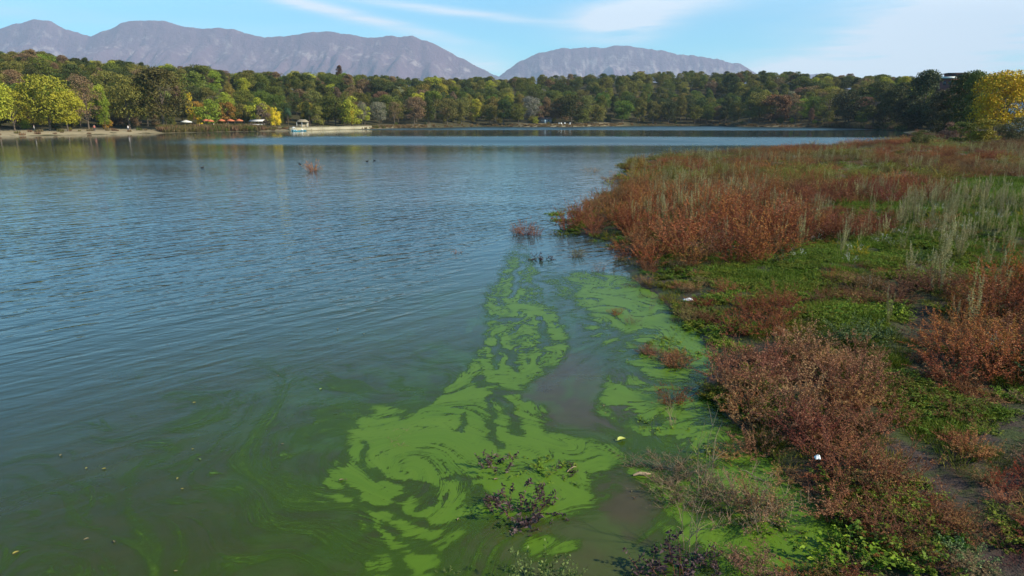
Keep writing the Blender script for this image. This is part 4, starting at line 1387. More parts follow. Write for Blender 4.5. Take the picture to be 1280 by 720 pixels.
plant_px('rust', 571, 316, 0.28, 'tiny rusty sprig far out in the rippled water', sz=0.5)
plant_px('purple', 655, 642, 1.12, 'large purple leaved plant rising from the scum in the lower middle', sz=1.15)
plant_px('purple', 682, 636, 0.85, 'purple leaved plant touching the right side of the large purple one')
plant_px('purple', 630, 636, 0.85, 'purple leaved plant touching the left side of the large purple one')
plant_px('purple', 620, 587, 0.9, 'low purple plant with dark leaves left of the green floating herbs')
plant_px('herb', 668, 590, 1.1, 'green leafy herb floating between two purple plants', sz=0.6)
plant_px('herb', 692, 588, 1.0, 'green leafy herb left of the small upright purple plant', sz=0.6)
plant_px('herb', 645, 580, 0.9, 'small green herb behind the large purple plant', sz=0.5)
plant_px('purple', 707, 588, 0.50, 'small upright purple plant beside the floating green herbs', sz=1.3)
plant_px('purple', 663, 663, 0.40, 'very small purple shoot in front of the large purple plant')
plant_px('tangle', 468, 562, 0.50, 'flat dead brown twigs lying in the scum at the left', sz=0.35, col=(1.3, 1.3, 1.0))
plant_px('tangle', 500, 550, 0.65, 'mat of dry stalks in the left lobe of scum', sz=0.3, col=(1.3, 1.35, 0.9))
plant_px('herb', 520, 555, 0.7, 'thin green and straw weed mat beside the dry stalks', sz=0.25, col=(1.4, 1.2, 0.8))
plant_px('herb', 484, 577, 0.45, 'low green herb on the scum below the dry stalks', sz=0.3)
plant_px('herb', 645, 510, 0.42, 'small dark green tuft with a pale stalk in the scum below the swirl', sz=1.1, col=(0.8, 0.7, 0.7))
plant_px('purple', 852, 722, 1.25, 'broad dark purple plant at the bottom edge of the photo')
plant_px('purple', 822, 728, 1.1, 'dark purple plant at the bottom edge left of the broad one')
plant_px('purple', 880, 700, 0.60, 'tall thin purple shoot behind the broad plant at the bottom edge', sz=1.3)
plant_px('purple', 900, 716, 0.60, 'purple shoot right of the broad plant at the bottom edge', sz=1.2)
plant_px('herb', 905, 722, 0.5, 'green herb at the bottom edge beside the purple shoot')
plant_px('sage', 672, 745, 0.8, 'pale green stem plant arching up from the bottom edge', sz=1.6, col=(1.6, 1.5, 1.1))
plant_px('sage', 710, 742, 0.6, 'second pale stem plant at the bottom edge right of the arching one', sz=1.4, col=(1.6, 1.5, 1.1))
plant_px('sage', 562, 722, 0.35, 'tiny pale rosette at the bottom edge of the scum', sz=0.8, col=(1.8, 1.6, 1.3))
plant_px('tangle', 835, 590, 0.80, 'tangle of dead brown twigs standing in shallow water', col=(0.62, 0.52, 0.46), sz=0.6)
plant_px('tangle', 862, 610, 0.95, 'dense dark dead bush beside a tall bare stalk', col=(0.6, 0.55, 0.5), sz=0.65)
plant_px('tangle', 812, 580, 0.75, 'sprawling brown twigs at the left end of the dead tangle', sz=0.4, col=(0.8, 0.7, 0.65))
plant_px('tangle', 845, 625, 0.75, 'dark twigs hanging low at the front of the dead tangle', sz=0.5, col=(0.6, 0.5, 0.45))
plant_px('tangle', 888, 618, 0.8, 'dark tangle right of the tall bare stalk', sz=0.5, col=(0.6, 0.5, 0.45))
plant_px('tangle', 930, 640, 1.0, 'pinkish brown twiggy weed standing over green scum', sz=0.95, col=(1.3, 1.05, 0.9))
plant_px('pink', 948, 636, 0.55, 'brown leafy weed on the right side of the twiggy one', col=(0.9, 0.9, 0.8))
plant_px('herb', 957, 648, 0.45, 'pale green rosette at the foot of the twiggy weed', col=(1.3, 1.3, 1.2), sz=0.5)
plant_px('bare', 856, 690, 1.05, 'tall bare stalk rising from the scum near the bottom')
plant_px('bare', 877, 602, 1.1, 'tall dark bare stalk in the dead tangle', col=(0.5, 0.4, 0.4))
plant_px('herb', 806, 531, 0.75, 'dark green herb with pale leaf tips in shallow water', sz=0.8)
plant_px('herb', 825, 536, 0.65, 'green herb right of the one with pale leaf tips', sz=0.7)
plant_px('bare', 838, 530, 0.75, 'thin reddish stalks rising behind the dark green herbs')
plant_px('herb', 858, 540, 0.8, 'olive herb between the dark green herbs and the brown bush', sz=0.6, col=(1.1, 0.9, 0.7))
plant_px('herb', 852, 472, 0.55, 'low green herb floating in the dark streaks', sz=0.5)
plant_px('herb', 800, 388, 0.7, 'low green weed mat on the pale scum', sz=0.4)
plant_px('herb', 780, 392, 0.6, 'thin green weed patch at the left of the pale scum mat', sz=0.35)
plant_px('bare', 812, 388, 0.6, 'short rusty stalks on the pale scum mat')
plant_px('pink', 808, 357, 0.45, 'small pinkish tuft at the foot of the main thicket', sz=0.8)
plant_px('sage', 1070, 448, 1.25, 'round grey green bush in the middle of the bank')
plant_px('sage', 1048, 444, 0.9, 'grey green bush touching the left side of the round one')
plant_px('sage', 1092, 440, 0.9, 'grey green bush touching the right side of the round one')
plant_px('herb', 1108, 412, 1.3, 'bright green leafy herb behind the round grey green bush', col=(1.3, 1.4, 1))
plant_px('plume', 1160, 376, 0.62, 'pale cream plume weed in front of the dark green meadow edge', col=(1.2, 1.2, 1.2))
plant_px('plume', 1170, 380, 0.55, 'shorter cream plume weed beside the one at the meadow edge', col=(1.2, 1.2, 1.2))
plant_px('rust', 1283, 620, 0.25, 'red leaved sprig on the bare mud near the right edge', col=(1.3, 0.6, 0.7))
plant_px('dark', 1248, 628, 0.34, 'crimson sprig on the bare mud', col=(1.4, 0.45, 0.55))
plant_px('sage', 1205, 720, 0.6, 'pale grey leaved plant at the lower right on mud', col=(1.8, 1.7, 1.6))
plant_px('herb', 1060, 715, 1.3, 'spreading yellow green herb at the bottom edge under the dark red weeds', col=(1.3, 1.3, 0.8))
plant_px('herb', 1100, 705, 1.2, 'low green herb mat beside the spreading yellow green one', col=(0.9, 0.9, 0.7))
plant_px('herb', 1145, 712, 1.0, 'dull green herb at the bottom below the dark red weeds', col=(0.9, 0.85, 0.7))


def poisson(poly_px, spacing, tries, seed, jitter=None):
    """points in the world polygon seen in poly_px with a spacing that may grow with distance"""
    r = np.random.default_rng(seed)
    poly = [at(*q) for q in poly_px]
    xs = [q[0] for q in poly]; ys = [q[1] for q in poly]
    # more tries near the camera, so sample in picture rows
    px0, px1 = min(q[0] for q in poly_px), max(q[0] for q in poly_px)
    py0, py1 = min(q[1] for q in poly_px), max(q[1] for q in poly_px)
    C = []
    for _ in range(tries):
        y = math.exp(r.uniform(math.log(max(min(ys), 3)), math.log(max(ys))))
        px = r.uniform(px0, px1)
        C.append(atd(px, y))
    C = np.array(C)
    ok = sdist(C[:, 0], C[:, 1], poly) > 0
    C = C[ok]
    out = []
    for c in C:
        s = spacing(c[1])
        if all((c[0] - o[0]) ** 2 + (c[1] - o[1]) ** 2 > s * s for o in out): out.append((float(c[0]), float(c[1])))
    return out


ZONES = [
    # polygon of feet, species, spacing, scale range, height factor, colour, label, group
    ([(706, 288), (742, 258), (775, 240), (800, 262), (792, 300), (762, 294), (735, 296)], 'rust', lambda y: 0.026 * y + 0.3, (0.75, 1.0), 0.85, (0.85, 0.8, 0.8),
     'dark reddish bush on the thicket tip jutting into water', 'bushes on the tip of the thicket'),
    ([(775, 300), (800, 262), (950, 262), (1000, 285), (1005, 318), (955, 344), (845, 346), (792, 334)], 'rust', lambda y: 0.022 * y + 0.36, (0.75, 1.3), 0.92, (1.0, 0.88, 0.85),
     'rust red bush in the big thicket at the water', 'rust red bushes of the big thicket'),
    ([(775, 236), (800, 210), (960, 208), (1060, 222), (1010, 262), (800, 260)], 'rust', lambda y: 0.036 * y + 0.1, (0.8, 1.3), 0.62, (1.0, 1.0, 0.9),
     'rust red bush behind the big thicket front', 'rust red bushes at the back of the big thicket'),
    ([(960, 300), (1000, 292), (1105, 296), (1108, 318), (1020, 322), (965, 312)], 'dark', lambda y: 0.020 * y + 0.35, (1.1, 1.4), 0.85, (1.1, 0.95, 0.85),
     'dark brown bush between thicket and green meadow', 'dark brown bushes beside the meadow'),
    ([(1000, 262), (1060, 250), (1160, 252), (1180, 268), (1080, 274), (1010, 274)], 'dark', lambda y: 0.025 * y + 0.3, (1.2, 1.6), 0.8, (1.1, 0.9, 0.85),
     'low dark brown bush behind the green meadow', 'dark brown bushes behind the meadow'),
    ([(1010, 388), (1050, 378), (1170, 380), (1185, 396), (1100, 404), (1020, 402)], 'pink', lambda y: 0.025 * y + 0.25, (0.7, 0.95), 0.6, (0.75, 0.75, 0.65),
     'dull brown low weed in front of the meadow', 'dull brown weeds in front of the meadow'),
    ([(898, 418), (905, 400), (980, 392), (1000, 412), (980, 434), (915, 432)], 'dark', lambda y: 0.020 * y + 0.28, (0.7, 0.9), 0.85, (1.3, 1.0, 0.85),
     'red brown weed beside the pale scum', 'red brown weeds beside the pale scum'),
    ([(895, 478), (905, 455), (1010, 452), (1080, 470), (1090, 510), (1010, 545), (940, 540), (900, 510)], 'pink', lambda y: 0.035 * y + 0.25, (0.65, 0.85), 0.85, (1.1, 1.0, 0.95),
     'pinkish brown bush leaning over the scum', 'pinkish brown bushes over the scum'),
    ([(985, 575), (1008, 560), (1080, 572), (1150, 625), (1195, 662), (1190, 700), (1120, 695), (1040, 650), (1000, 610)], 'dark', lambda y: 0.045 * y + 0.25, (0.6, 0.85), 0.85, (1.0, 0.9, 0.9),
     'dark red twiggy weed on lower right mud', 'dark red weeds at the lower right'),
    ([(1160, 470), (1170, 440), (1230, 400), (1320, 395), (1330, 500), (1230, 505), (1180, 500)], 'rust', lambda y: 0.024 * y + 0.30, (0.75, 0.95), 0.85, (1.0, 0.85, 0.75),
     'rust brown bush at the right edge', 'rust brown bushes at the right edge'),
    ([(1230, 395), (1250, 372), (1330, 368), (1330, 392)], 'rust', lambda y: 0.03 * y + 0.25, (0.7, 0.9), 0.9, (1.3, 1.0, 0.7),
     'orange brown bush behind the rust brown ones', 'orange brown bushes at the right edge'),
    ([(1080, 505), (1140, 500), (1230, 520), (1200, 545), (1110, 545)], 'dark', lambda y: 0.03 * y + 0.2, (0.4, 0.6), 0.7, (1.0, 1.0, 0.9),
     'small reddish weed on the muddy green bank', 'small reddish weeds on the mud'),
    ([(1000, 540), (1070, 525), (1110, 560), (1040, 575)], 'pink', lambda y: 0.03 * y + 0.2, (0.5, 0.7), 0.8, (1.0, 0.85, 0.75),
     'small pinkish weed between pinkish and dark red bushes', 'small pinkish weeds between the bushes'),
]
n_b = 0
for zi in [0, 1, 3, 4, 5, 6, 7, 8, 9, 10, 11, 12, 2]:
    poly, key, sp, (s0, s1), hz_, col, lab, grp = ZONES[zi]
    pts = poisson(poly, sp, 1600, 900 + zi)
    if zi == 2: pts = sorted(pts, key=lambda q: q[1])
    wp = [at(*q) for q in poly]
    y0, y1 = min(q[1] for q in wp), max(q[1] for q in wp)
    cols_px = [(q[0] / (q[1] * math.cos(PITCH) + CAM_H * math.sin(PITCH))) for q in pts]
    for k_, (x, y) in enumerate(pts):
        if n_b >= 292: break
        _k = random.uniform(0.7, 1.15)
        cj = (col[0] * _k, col[1] * _k * random.uniform(0.85, 1.12), col[2] * _k * random.uniform(0.85, 1.15))
        k2 = key
        if key == 'rust': k2 = random.choices(['rust', 'pink', 'dark'], [0.76, 0.14, 0.10])[0]
        s_ = random.uniform(s0, s1)
        side = sum(c < cols_px[k_] for c in cols_px) / max(1, len(pts) - 1)
        words = ['far left', 'left', 'middle left', 'middle', 'middle right', 'right', 'far right'][min(6, int(side * 7))]
        rowf = (math.log(y) - math.log(y0)) / max(1e-3, math.log(y1) - math.log(y0))
        roww = ['front', 'near', 'mid', 'rear'][min(3, int(rowf * 4))]
        plant(k2, x, y, s_, '%s, %s %s' % (lab, words, roww), grp, cj, hz_ * random.uniform(0.8, 1.2))
        n_b += 1
print('bushes', n_b)

# pale plumes
PL = [(1030, 262, 1.0), (1040, 262, 0.9), (1022, 258, 0.9), (1052, 258, 0.9), (1078, 250, .9), (1095, 240, 1.0), (1008, 232, 1.1), (936, 236, 1.1), (905, 232, 1.1), (928, 252, .8),
      (1120, 262, .9), (1135, 268, .9), (1148, 272, .9), (1205, 268, 1.0), (1212, 276, 0.9), (1225, 284, 0.9), (1184, 262, 1.0), (1172, 268, .9), (1232, 312, .8), (1240, 318, .8), (1262, 318, .9),
      (1275, 310, .9), (1254, 330, .7), (1181, 300, .6), (1195, 308, .6), (1270, 285, 1.0), (1278, 290, 1.0), (949, 268, .7), (1060, 232, 1.1), (1110, 232, 1.1), (990, 236, 1.0), (805, 262, .7),
      (812, 258, .6), (1018, 236, 1.0), (1045, 246, 1.0), (1036, 252, 1.1), (1066, 262, .8), (1218, 262, 1.0), (1160, 262, 1.0), (1250, 300, .8)]
for px, py, s in PL:
    if px > 1150 and py < 300: lab = 'cream plume weed standing in the yellowish patch right of the meadow'
    elif px > 1150: lab = 'cream plume weed standing in the meadow at the right edge'
    elif px > 1000: lab = 'pale green plume weed in the stand behind the meadow'
    else: lab = 'pale plume weed rising from the rust red thicket'
    plant_px('plume', px, py, s * 0.85, lab, group='pale plumes among the weeds', col=(0.95, 1.0, 0.72) if px < 1150 else (1.15, 1.05, 0.95))

# masses beyond counting: tuft lib and the rest of the weeds
GRASS = leaf_material('meadow_grass', [(0.036, 0.062, 0.008), (0.105, 0.175, 0.016), (0.21, 0.285, 0.03), (0.32, 0.30, 0.09)], [0, 0.35, 0.85, 1], trans=0.2, source='inst')
grass_lib = hidden_lib('grass_source', [tuft(40 + i, 80, 0.24, 0.26, 0.010, 1.1, GRASS) for i in range(4)])
herb_lib = hidden_lib('herb_source', [v_[2] for v_ in SPEC['herb']])
weed_lib = hidden_lib('weed_source', [v_[2] for v_ in SPEC['rust'] + SPEC['pink'] + SPEC['dark']])
mix_lib = hidden_lib('mixed_source', [v_[2] for v_ in SPEC['plume'] + SPEC['yellow'] + SPEC['white'] + SPEC['sage']])


def field_pts(n, ymin, ymax, pxr, seed):
    """points spread over the bank, denser near the camera"""
    r = np.random.default_rng(seed)
    y = np.exp(r.uniform(math.log(ymin), math.log(ymax), n))
    px = r.uniform(pxr[0], pxr[1], n)
    dep = y * math.cos(PITCH) + CAM_H * math.sin(PITCH)
    x = (px - 640) / FPX * dep
    d = land_d(x, y)
    return x, y, d, r


def zone_val(x, y, polys, soft):
    v_ = np.zeros(len(x))
    for p_ in polys: v_ = np.maximum(v_, sstep(sdist(x, y, p_), -soft, soft))
    return v_


# grass
x, y, d, r = field_pts(90000, 5.5, 85, (640, 1420), 1)
gv = zone_val(x, y, GREEN_POLYS, 0.6); mv = zone_val(x, y, [MUD_POLY], 0.4)
patch = fbm(x * 0.8, y * 0.8, 4, 300)
patch2 = fbm(x * 2.5, y * 2.5, 3, 310)
pr = (0.22 + 0.78 * gv) * sstep(patch, 0.34 - 0.10 * gv, 0.52 - 0.1 * gv) * (1 - 0.93 * mv) * (d > 0.05) * sstep(patch2, 0.36, 0.56) * np.where(gv > 0.5, 1.0, sstep(fbm(x * 0.9 + 3, y * 0.9, 3, 330), 0.40, 0.54))
k = r.random(len(x)) < pr
x, y, d, gv, patch = x[k], y[k], d[k], gv[k], patch[k]
z = land_z(x, y, d)
n = len(x)
sc = r.uniform(0.4, 1.0, n) * (0.75 + 1.0 * sstep(y, 14, 40)) * (0.55 + 0.7 * patch2[k])
cb = np.stack([0.9 + 0.5 * (1 - gv) * r.random(n), 0.95 - 0.15 * (1 - gv), 0.9 + 0 * gv], 1) * (0.65 + 0.6 * fbm(x * 0.5, y * 0.5, 3, 320))[:, None] * r.uniform(0.8, 1.2, n)[:, None]
scatter('meadow_grass', grass_lib, np.stack([x, y, z], 1), r.random(n) * 6.28, sc, cb, 'green grass growing between the weeds on the bank', 'grass')
print('grass', n)

# green herbs
x, y, d, r = field_pts(24000, 5.5, 70, (640, 1420), 2)
gv = zone_val(x, y, GREEN_POLYS, 0.6); mv = zone_val(x, y, [MUD_POLY], 0.4)
patch = fbm(x * 1.1, y * 1.1, 4, 400)
pr = np.where(gv > 0.4, 1.0, 0.12 + 0.35 * sstep(y, 9, 16)) * sstep(patch, 0.44, 0.58) * (1 - 0.85 * mv) * np.where(d > 0, 1.0, np.where(d > -0.9, 0.45 * sstep(fbm(x * 2.2, y * 2.2, 3, 450), 0.46, 0.56), 0.0))
k = r.random(len(x)) < pr
x, y, d, gv = x[k], y[k], d[k], gv[k]
z = np.maximum(land_z(x, y, d), -0.05); n = len(x)
cb = np.stack([r.uniform(0.8, 1.3, n), r.uniform(0.85, 1.1, n), r.uniform(0.8, 1.1, n)], 1) * (0.6 + 0.7 * fbm(x * 0.5, y * 0.5, 3, 420))[:, None]
scatter('ground_herbs', herb_lib, np.stack([x, y, z], 1), r.random(n) * 6.28, (r.uniform(0.35, 0.9, n) * (1 + 0.6 * sstep(y, 14, 40)))[:, None] * np.array([1, 1, 0.75]), cb, 'low leafy green plants covering the ground of the bank', 'ground cover')

# the rest of the weeds, receding to the far end of the bank
x, y, d, r = field_pts(9000, 7, 190, (690, 1460), 3)
gv = zone_val(x, y, GREEN_POLYS, 0.8)
patch = fbm(x * 0.16, y * 0.10, 4, 500)
near_ = sstep(y, 22, 40)
pr = np.where(gv > 0.5, 0.05 * sstep(y, 14, 22), 0.02 + 0.60 * near_) * (0.35 + 0.9 * sstep(patch, 0.36, 0.6)) * (d > 0.15)
pr = pr * (1 - 0.6 * zone_val(x, y, [MUD_POLY], 0.3))
k = r.random(len(x)) < pr
x, y, d, patch = x[k], y[k], d[k], patch[k]
z = land_z(x, y, d); n = len(x)
small = 0.45 + 0.55 * sstep(y, 14, 34)
sc = r.uniform(0.65, 1.1, n) * small * (1 + 0.35 * sstep(y, 50, 120))
s3 = np.stack([sc * (1 + 0.9 * sstep(y, 45, 110)), sc * (1 + 0.9 * sstep(y, 45, 110)), sc * r.uniform(0.35, 0.85, n)], 1)
tone = fbm(x * 0.10, y * 0.05, 3, 520)
cA = np.array([0.95, 0.88, 0.82]); cB = np.array([0.75, 0.95, 0.95]); cC = np.array([0.70, 1.75, 0.85])
w_ = sstep(tone, 0.40, 0.55)[:, None]; w2_ = (sstep(fbm(x * 0.13 + 9, y * 0.09, 3, 530), 0.56, 0.66) * 0.8)[:, None]
cb = (cA * (1 - w_) + cB * w_) * (1 - w2_) + cC * w2_
cb = cb * r.uniform(0.75, 1.25, n)[:, None]
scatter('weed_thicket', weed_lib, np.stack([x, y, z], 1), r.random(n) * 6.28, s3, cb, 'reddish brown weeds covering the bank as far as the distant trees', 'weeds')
print('weeds', n)

# plumes, flowers and pale seed heads sprinkled through the weeds
x, y, d, r = field_pts(5200, 9, 120, (740, 1440), 4)
pr = sstep(fbm(x * 0.22, y * 0.14, 4, 600), 0.46, 0.60) * (d > 0.6) * (0.15 + 0.85 * sstep(y, 18, 30))
pr = pr * 1.0
k = r.random(len(x)) < pr
x, y, d = x[k], y[k], d[k]; z = land_z(x, y, d); n = len(x)
ix = r.choice(12, n, p=np.array([3, 3, 3, 3, 3, .5, .5, 1.6, 1.6, .8, .8, .8]) / 21.6)
scatter('pale_flowers', mix_lib, np.stack([x, y, z], 1), r.random(n) * 6.28, r.uniform(0.55, 1.0, n), np.ones((n, 3)) * r.uniform(0.7, 1.1, n)[:, None],
        'pale seed heads and small flowers sprinkled through the weeds', 'wild flowers', ix)

# litter of dead twigs, dry stalks and small brown weeds between the plants of the near bank
debris_lib = hidden_lib('debris_source', [v_[2] for v_ in SPEC['twigs'] + SPEC['dark'] + SPEC['pink'] + SPEC['sage'] + SPEC['purple']])
x, y, d, r = field_pts(7500, 5.2, 40, (640, 1420), 5)
gv = zone_val(x, y, GREEN_POLYS, 0.6); mv = zone_val(x, y, [MUD_POLY], 0.4)
pr = (0.42 - 0.34 * gv) * sstep(fbm(x * 1.3, y * 1.3, 4, 700), 0.42, 0.58) * (1 - 0.95 * mv) * np.where(d > -0.1, 1.0, np.where(d > -1.0, 0.5 * sstep(fbm(x * 2.0 + 5, y * 2.0, 3, 760), 0.50, 0.60), 0.0))
k = r.random(len(x)) < pr
x, y, d = x[k], y[k], d[k]; z = np.maximum(land_z(x, y, d), -0.02); n = len(x)
nl_ = len(debris_lib.objects)
wts = np.array([4] * 4 + [2] * 4 + [2] * 4 + [1.0] * 3 + [0.7] * 3, float); wts /= wts.sum()
ix = r.choice(nl_, n, p=wts)
sc = r.uniform(0.18, 0.5, n)
scatter('dry_litter', debris_lib, np.stack([x, y, z], 1), r.random(n) * 6.28, np.stack([sc * 1.2, sc * 1.2, sc * r.uniform(0.35, 0.9, n)], 1),
        np.stack([r.uniform(0.7, 1.3, n), r.uniform(0.75, 1.1, n), r.uniform(0.7, 1.05, n)], 1), 'dead twigs and small dry weeds tangled over the near bank', 'dry weeds', ix)


# ------------------------------------------------------------------ things on the far shore
CREAM = plain('cream_concrete', (0.35, 0.31, 0.21), 0.9, 0, 0.15, 1.5)
ORANGE = plain('orange_canvas', (0.46, 0.14, 0.06), 0.8, 0, 0.15, 2)
WHITE = plain('white_paint', (0.75, 0.75, 0.73), 0.5, 0, 0.06, 2)
CANVAS = plain('pale_canvas', (0.62, 0.60, 0.54), 0.9, 0, 0.1, 2)
BEIGE = plain('beige_canvas', (0.30, 0.25, 0.17), 0.9, 0, 0.1, 2)
GREYW = plain('grey_planks', (0.16, 0.16, 0.17), 0.9, 0, 0.2, 3)
DARKM = plain('dark_metal', (0.05, 0.05, 0.055), 0.5, 0.3, 0.1, 3)
MAROON = plain('maroon_render', (0.16, 0.055, 0.05), 0.85, 0, 0.15, 1)
ROOFD = plain('dark_roof', (0.055, 0.045, 0.05), 0.8, 0, 0.2, 1)
GLASSM = plain('window_glass', (0.04, 0.05, 0.06), 0.08, 0, 0.0, 1, 0.5)
TEALP = plain('teal_plastic', (0.03, 0.22, 0.28), 0.35, 0, 0.08, 3, 0.5)
TILE = plain('red_tiles', (0.32, 0.11, 0.06), 0.85, 0, 0.2, 2)


def M(name, mat, parent, build, smooth=False, loc=None, rotz=0.0):
    g = Geo(); build(g)
    return link(name, g.mesh(name, [mat], smooth), parent, loc, rotz)


def shore_pt(px, s):
    y = float(shore_d(px)) + s
    x, y = atd(px, y)
    return x, y, float(hill_z(px, y))


# promenade wall along the water, in straight lengths with a coping
wp = [shore_pt(px, 1.2) for px in (362, 382, 402, 422, 442, 464)]
wall = link('promenade_wall', None, None, (wp[0][0], wp[0][1], 0))
tag(wall, 'low cream concrete promenade wall at the water below the autumn trees', 'wall')


def wall_build(g, lo, hi, th):
    o = np.array([wp[0][0], wp[0][1], 0])
    for a, b in zip(wp[:-1], wp[1:]):
        a = np.array([a[0], a[1], 0]) - o; b = np.array([b[0], b[1], 0]) - o
        d = (b - a) / np.linalg.norm(b - a); nn = np.array([-d[1], d[0], 0]) * th / 2
        V = [a - nn, b - nn, b + nn, a + nn]
        V = [v_ + [0, 0, lo] for v_ in V] + [v_ + [0, 0, hi] for v_ in V]
        g.add(V, [(0, 3, 2, 1), (4, 5, 6, 7), (0, 1, 5, 4), (1, 2, 6, 5), (2, 3, 7, 6), (3, 0, 4, 7)])


M('wall_face', CREAM, wall, lambda g: wall_build(g, -1.0, 1.1, 0.6))
M('coping', CREAM, wall, lambda g: wall_build(g, 1.102, 1.22, 0.85))


def parasol(px, s, col, rad, h, label, group=None):
    x, y, z = shore_pt(px, s)
    o = link('parasol', None, None, (x, y, z - 0.02), random.uniform(0, 1))
    tag(o, label, 'parasol', group)
    M('canopy', col, o, lambda g: (g.lathe([(0.04, h + 0.55), (rad * 0.5, h + 0.30), (rad, h), (rad * 0.99, h - 0.22), (rad * 0.97, h - 0.22), (rad * 0.94, h - 0.02), (0.05, h + 0.48)], 8)))
    M('pole', DARKM, o, lambda g: g.tube([(0, 0, 0), (0, 0, h + 0.5)], [0.04, 0.04], 8))
    M('base', DARKM, o, lambda g: g.lathe([(0.0, 0.0), (0.35, 0.0), (0.33, 0.08), (0.06, 0.14), (0.0, 0.14)], 12))


parasol(234, 10, CANVAS, 1.7, 2.1, 'white parasol with a grey shadow side behind the green reeds')
for px, s, r0, lab in ((259, 15, 1.35, 'leftmost orange cafe parasol at the shore'), (264, 13, 1.2, 'orange cafe parasol second from the left'), (278, 15, 1.2, 'third orange cafe parasol from the left'),
                       (289, 15, 1.4, 'orange cafe parasol second from the right'), (300, 15, 1.3, 'rightmost orange cafe parasol at the shore')):
    parasol(px, s, ORANGE, r0, 2.15, lab, 'orange parasols of the shore cafe')

# beige pavilion
x, y, z = shore_pt(379, 14)
pav = link('pavilion', None, None, (x, y, z), 0.1, 0.85)
tag(pav, 'beige pavilion with a low tent roof behind the promenade wall', 'pavilion')
M('roof', BEIGE, pav, lambda g: g.add([(-2.3, -1.8, 2.1), (2.3, -1.8, 2.1), (2.3, 1.8, 2.1), (-2.3, 1.8, 2.1), (-1.2, 0, 3.0), (1.2, 0, 3.0), (-2.3, -1.8, 1.9), (2.3, -1.8, 1.9), (2.3, 1.8, 1.9), (-2.3, 1.8, 1.9)],
  [(0, 1, 5, 4), (2, 3, 4, 5), (6, 7, 1, 0), (7, 8, 2, 1), (8, 9, 3, 2), (9, 6, 0, 3), (9, 8, 7, 6)], [(1, 2, 5), (3, 0, 4)]))
M('wall', BEIGE, pav, lambda g: (g.box((-2.1, 1.55, -0.3), (2.1, 1.62, 1.9)), g.box((-2.12, -1.5, -0.3), (-2.06, 1.5, 1.9))))
for sx in (-2.1, 0, 2.1):
    M('post', WHITE, pav, lambda g: g.tube([(sx, -1.65, -0.3), (sx, -1.65, 1.9)], [0.06, 0.06], 8))
M('counter', BEIGE, pav, lambda g: g.box((-1.9, -1.5, -0.3), (1.0, -1.1, 0.9)))

# a second, bigger but low pale stall left of it
x, y, z = shore_pt(322, 17)
st_ = link('market_stall', None, None, (x, y, z), 0.0)
tag(st_, 'pale stall with a white awning between the cafe and the pedal boats', 'stall')
M('awning', CANVAS, st_, lambda g: g.add([(-2.4, -1.3, 1.8), (2.4, -1.3, 1.8), (2.4, 1.2, 2.4), (-2.4, 1.2, 2.4), (-2.4, -1.3, 1.72), (2.4, -1.3, 1.72), (2.4, 1.2, 2.32), (-2.4, 1.2, 2.32)],
  [(0, 1, 2, 3), (7, 6, 5, 4), (0, 4, 5, 1), (1, 5, 6, 2), (2, 6, 7, 3), (3, 7, 4, 0)]))
for sx in (-2.3, 2.3):
    M('post', DARKM, st_, lambda g: g.tube([(sx, -1.2, -0.2), (sx, -1.2, 1.75)], [0.04, 0.04], 6))
M('table', WHITE, st_, lambda g: g.box((-2.0, -1.0, 0.0), (2.0, -0.3, 0.85)))


def pedal_boat(x, y, rot, hull, label, canopy):
    o = link('pedal_boat', None, None, (x, y, 0), rot, 0.68)
    tag(o, label, 'boat')
    for sy in (-0.55, 0.55):
        M('hull', hull, o, lambda g: g.tube([(-1.5, sy, 0.16), (-1.2, sy, 0.08), (0, sy, 0.05), (1.1, sy, 0.08), (1.6, sy, 0.30)], [0.10, 0.24, 0.27, 0.24, 0.06], 10), True)
    M('deck', hull, o, lambda g: (g.box((-1.1, -0.6, 0.26), (1.0, 0.6, 0.34)), g.box((0.75, -0.45, 0.342), (1.1, 0.45, 0.62))))
    for sy in (-0.3, 0.3):
        se = M('seat', WHITE, o, lambda g: g.box((-0.55, sy - 0.23, 0.343), (-0.05, sy + 0.23, 0.62)))
        M('backrest', WHITE, se, lambda g: g.box((-0.68, sy - 0.23, 0.50), (-0.56, sy + 0.23, 1.05)))
    if canopy:
        M('canopy', WHITE, o, lambda g: g.lathe([(0.0, 1.95), (0.6, 1.88), (0.95, 1.70), (0.93, 1.64), (0.0, 1.80)], 10, (-0.2, 0, 0), sy=0.8))
        for sx, sy in ((-0.9, -0.5), (-0.9, 0.5), (0.5, -0.5), (0.5, 0.5)):
            M('post', WHITE, o, lambda g: g.tube([(sx, sy, 0.3), (sx * 0.9, sy, 1.72)], [0.03, 0.03], 6))


x, y = at(366, 163.9); pedal_boat(x, y + 1.2, 1.2, TEALP, 'pedal boat with a white canopy moored left of the promenade wall', True)
x, y = at(371.5, 164.2); pedal_boat(x, y, 0.3, TEALP, 'teal pedal boat in front of the one with the white canopy', False)
x, y = at(378, 163.9); pedal_boat(x, y + 0.8, -0.2, TEALP, 'teal pedal boat at the right end of the moored row', False)

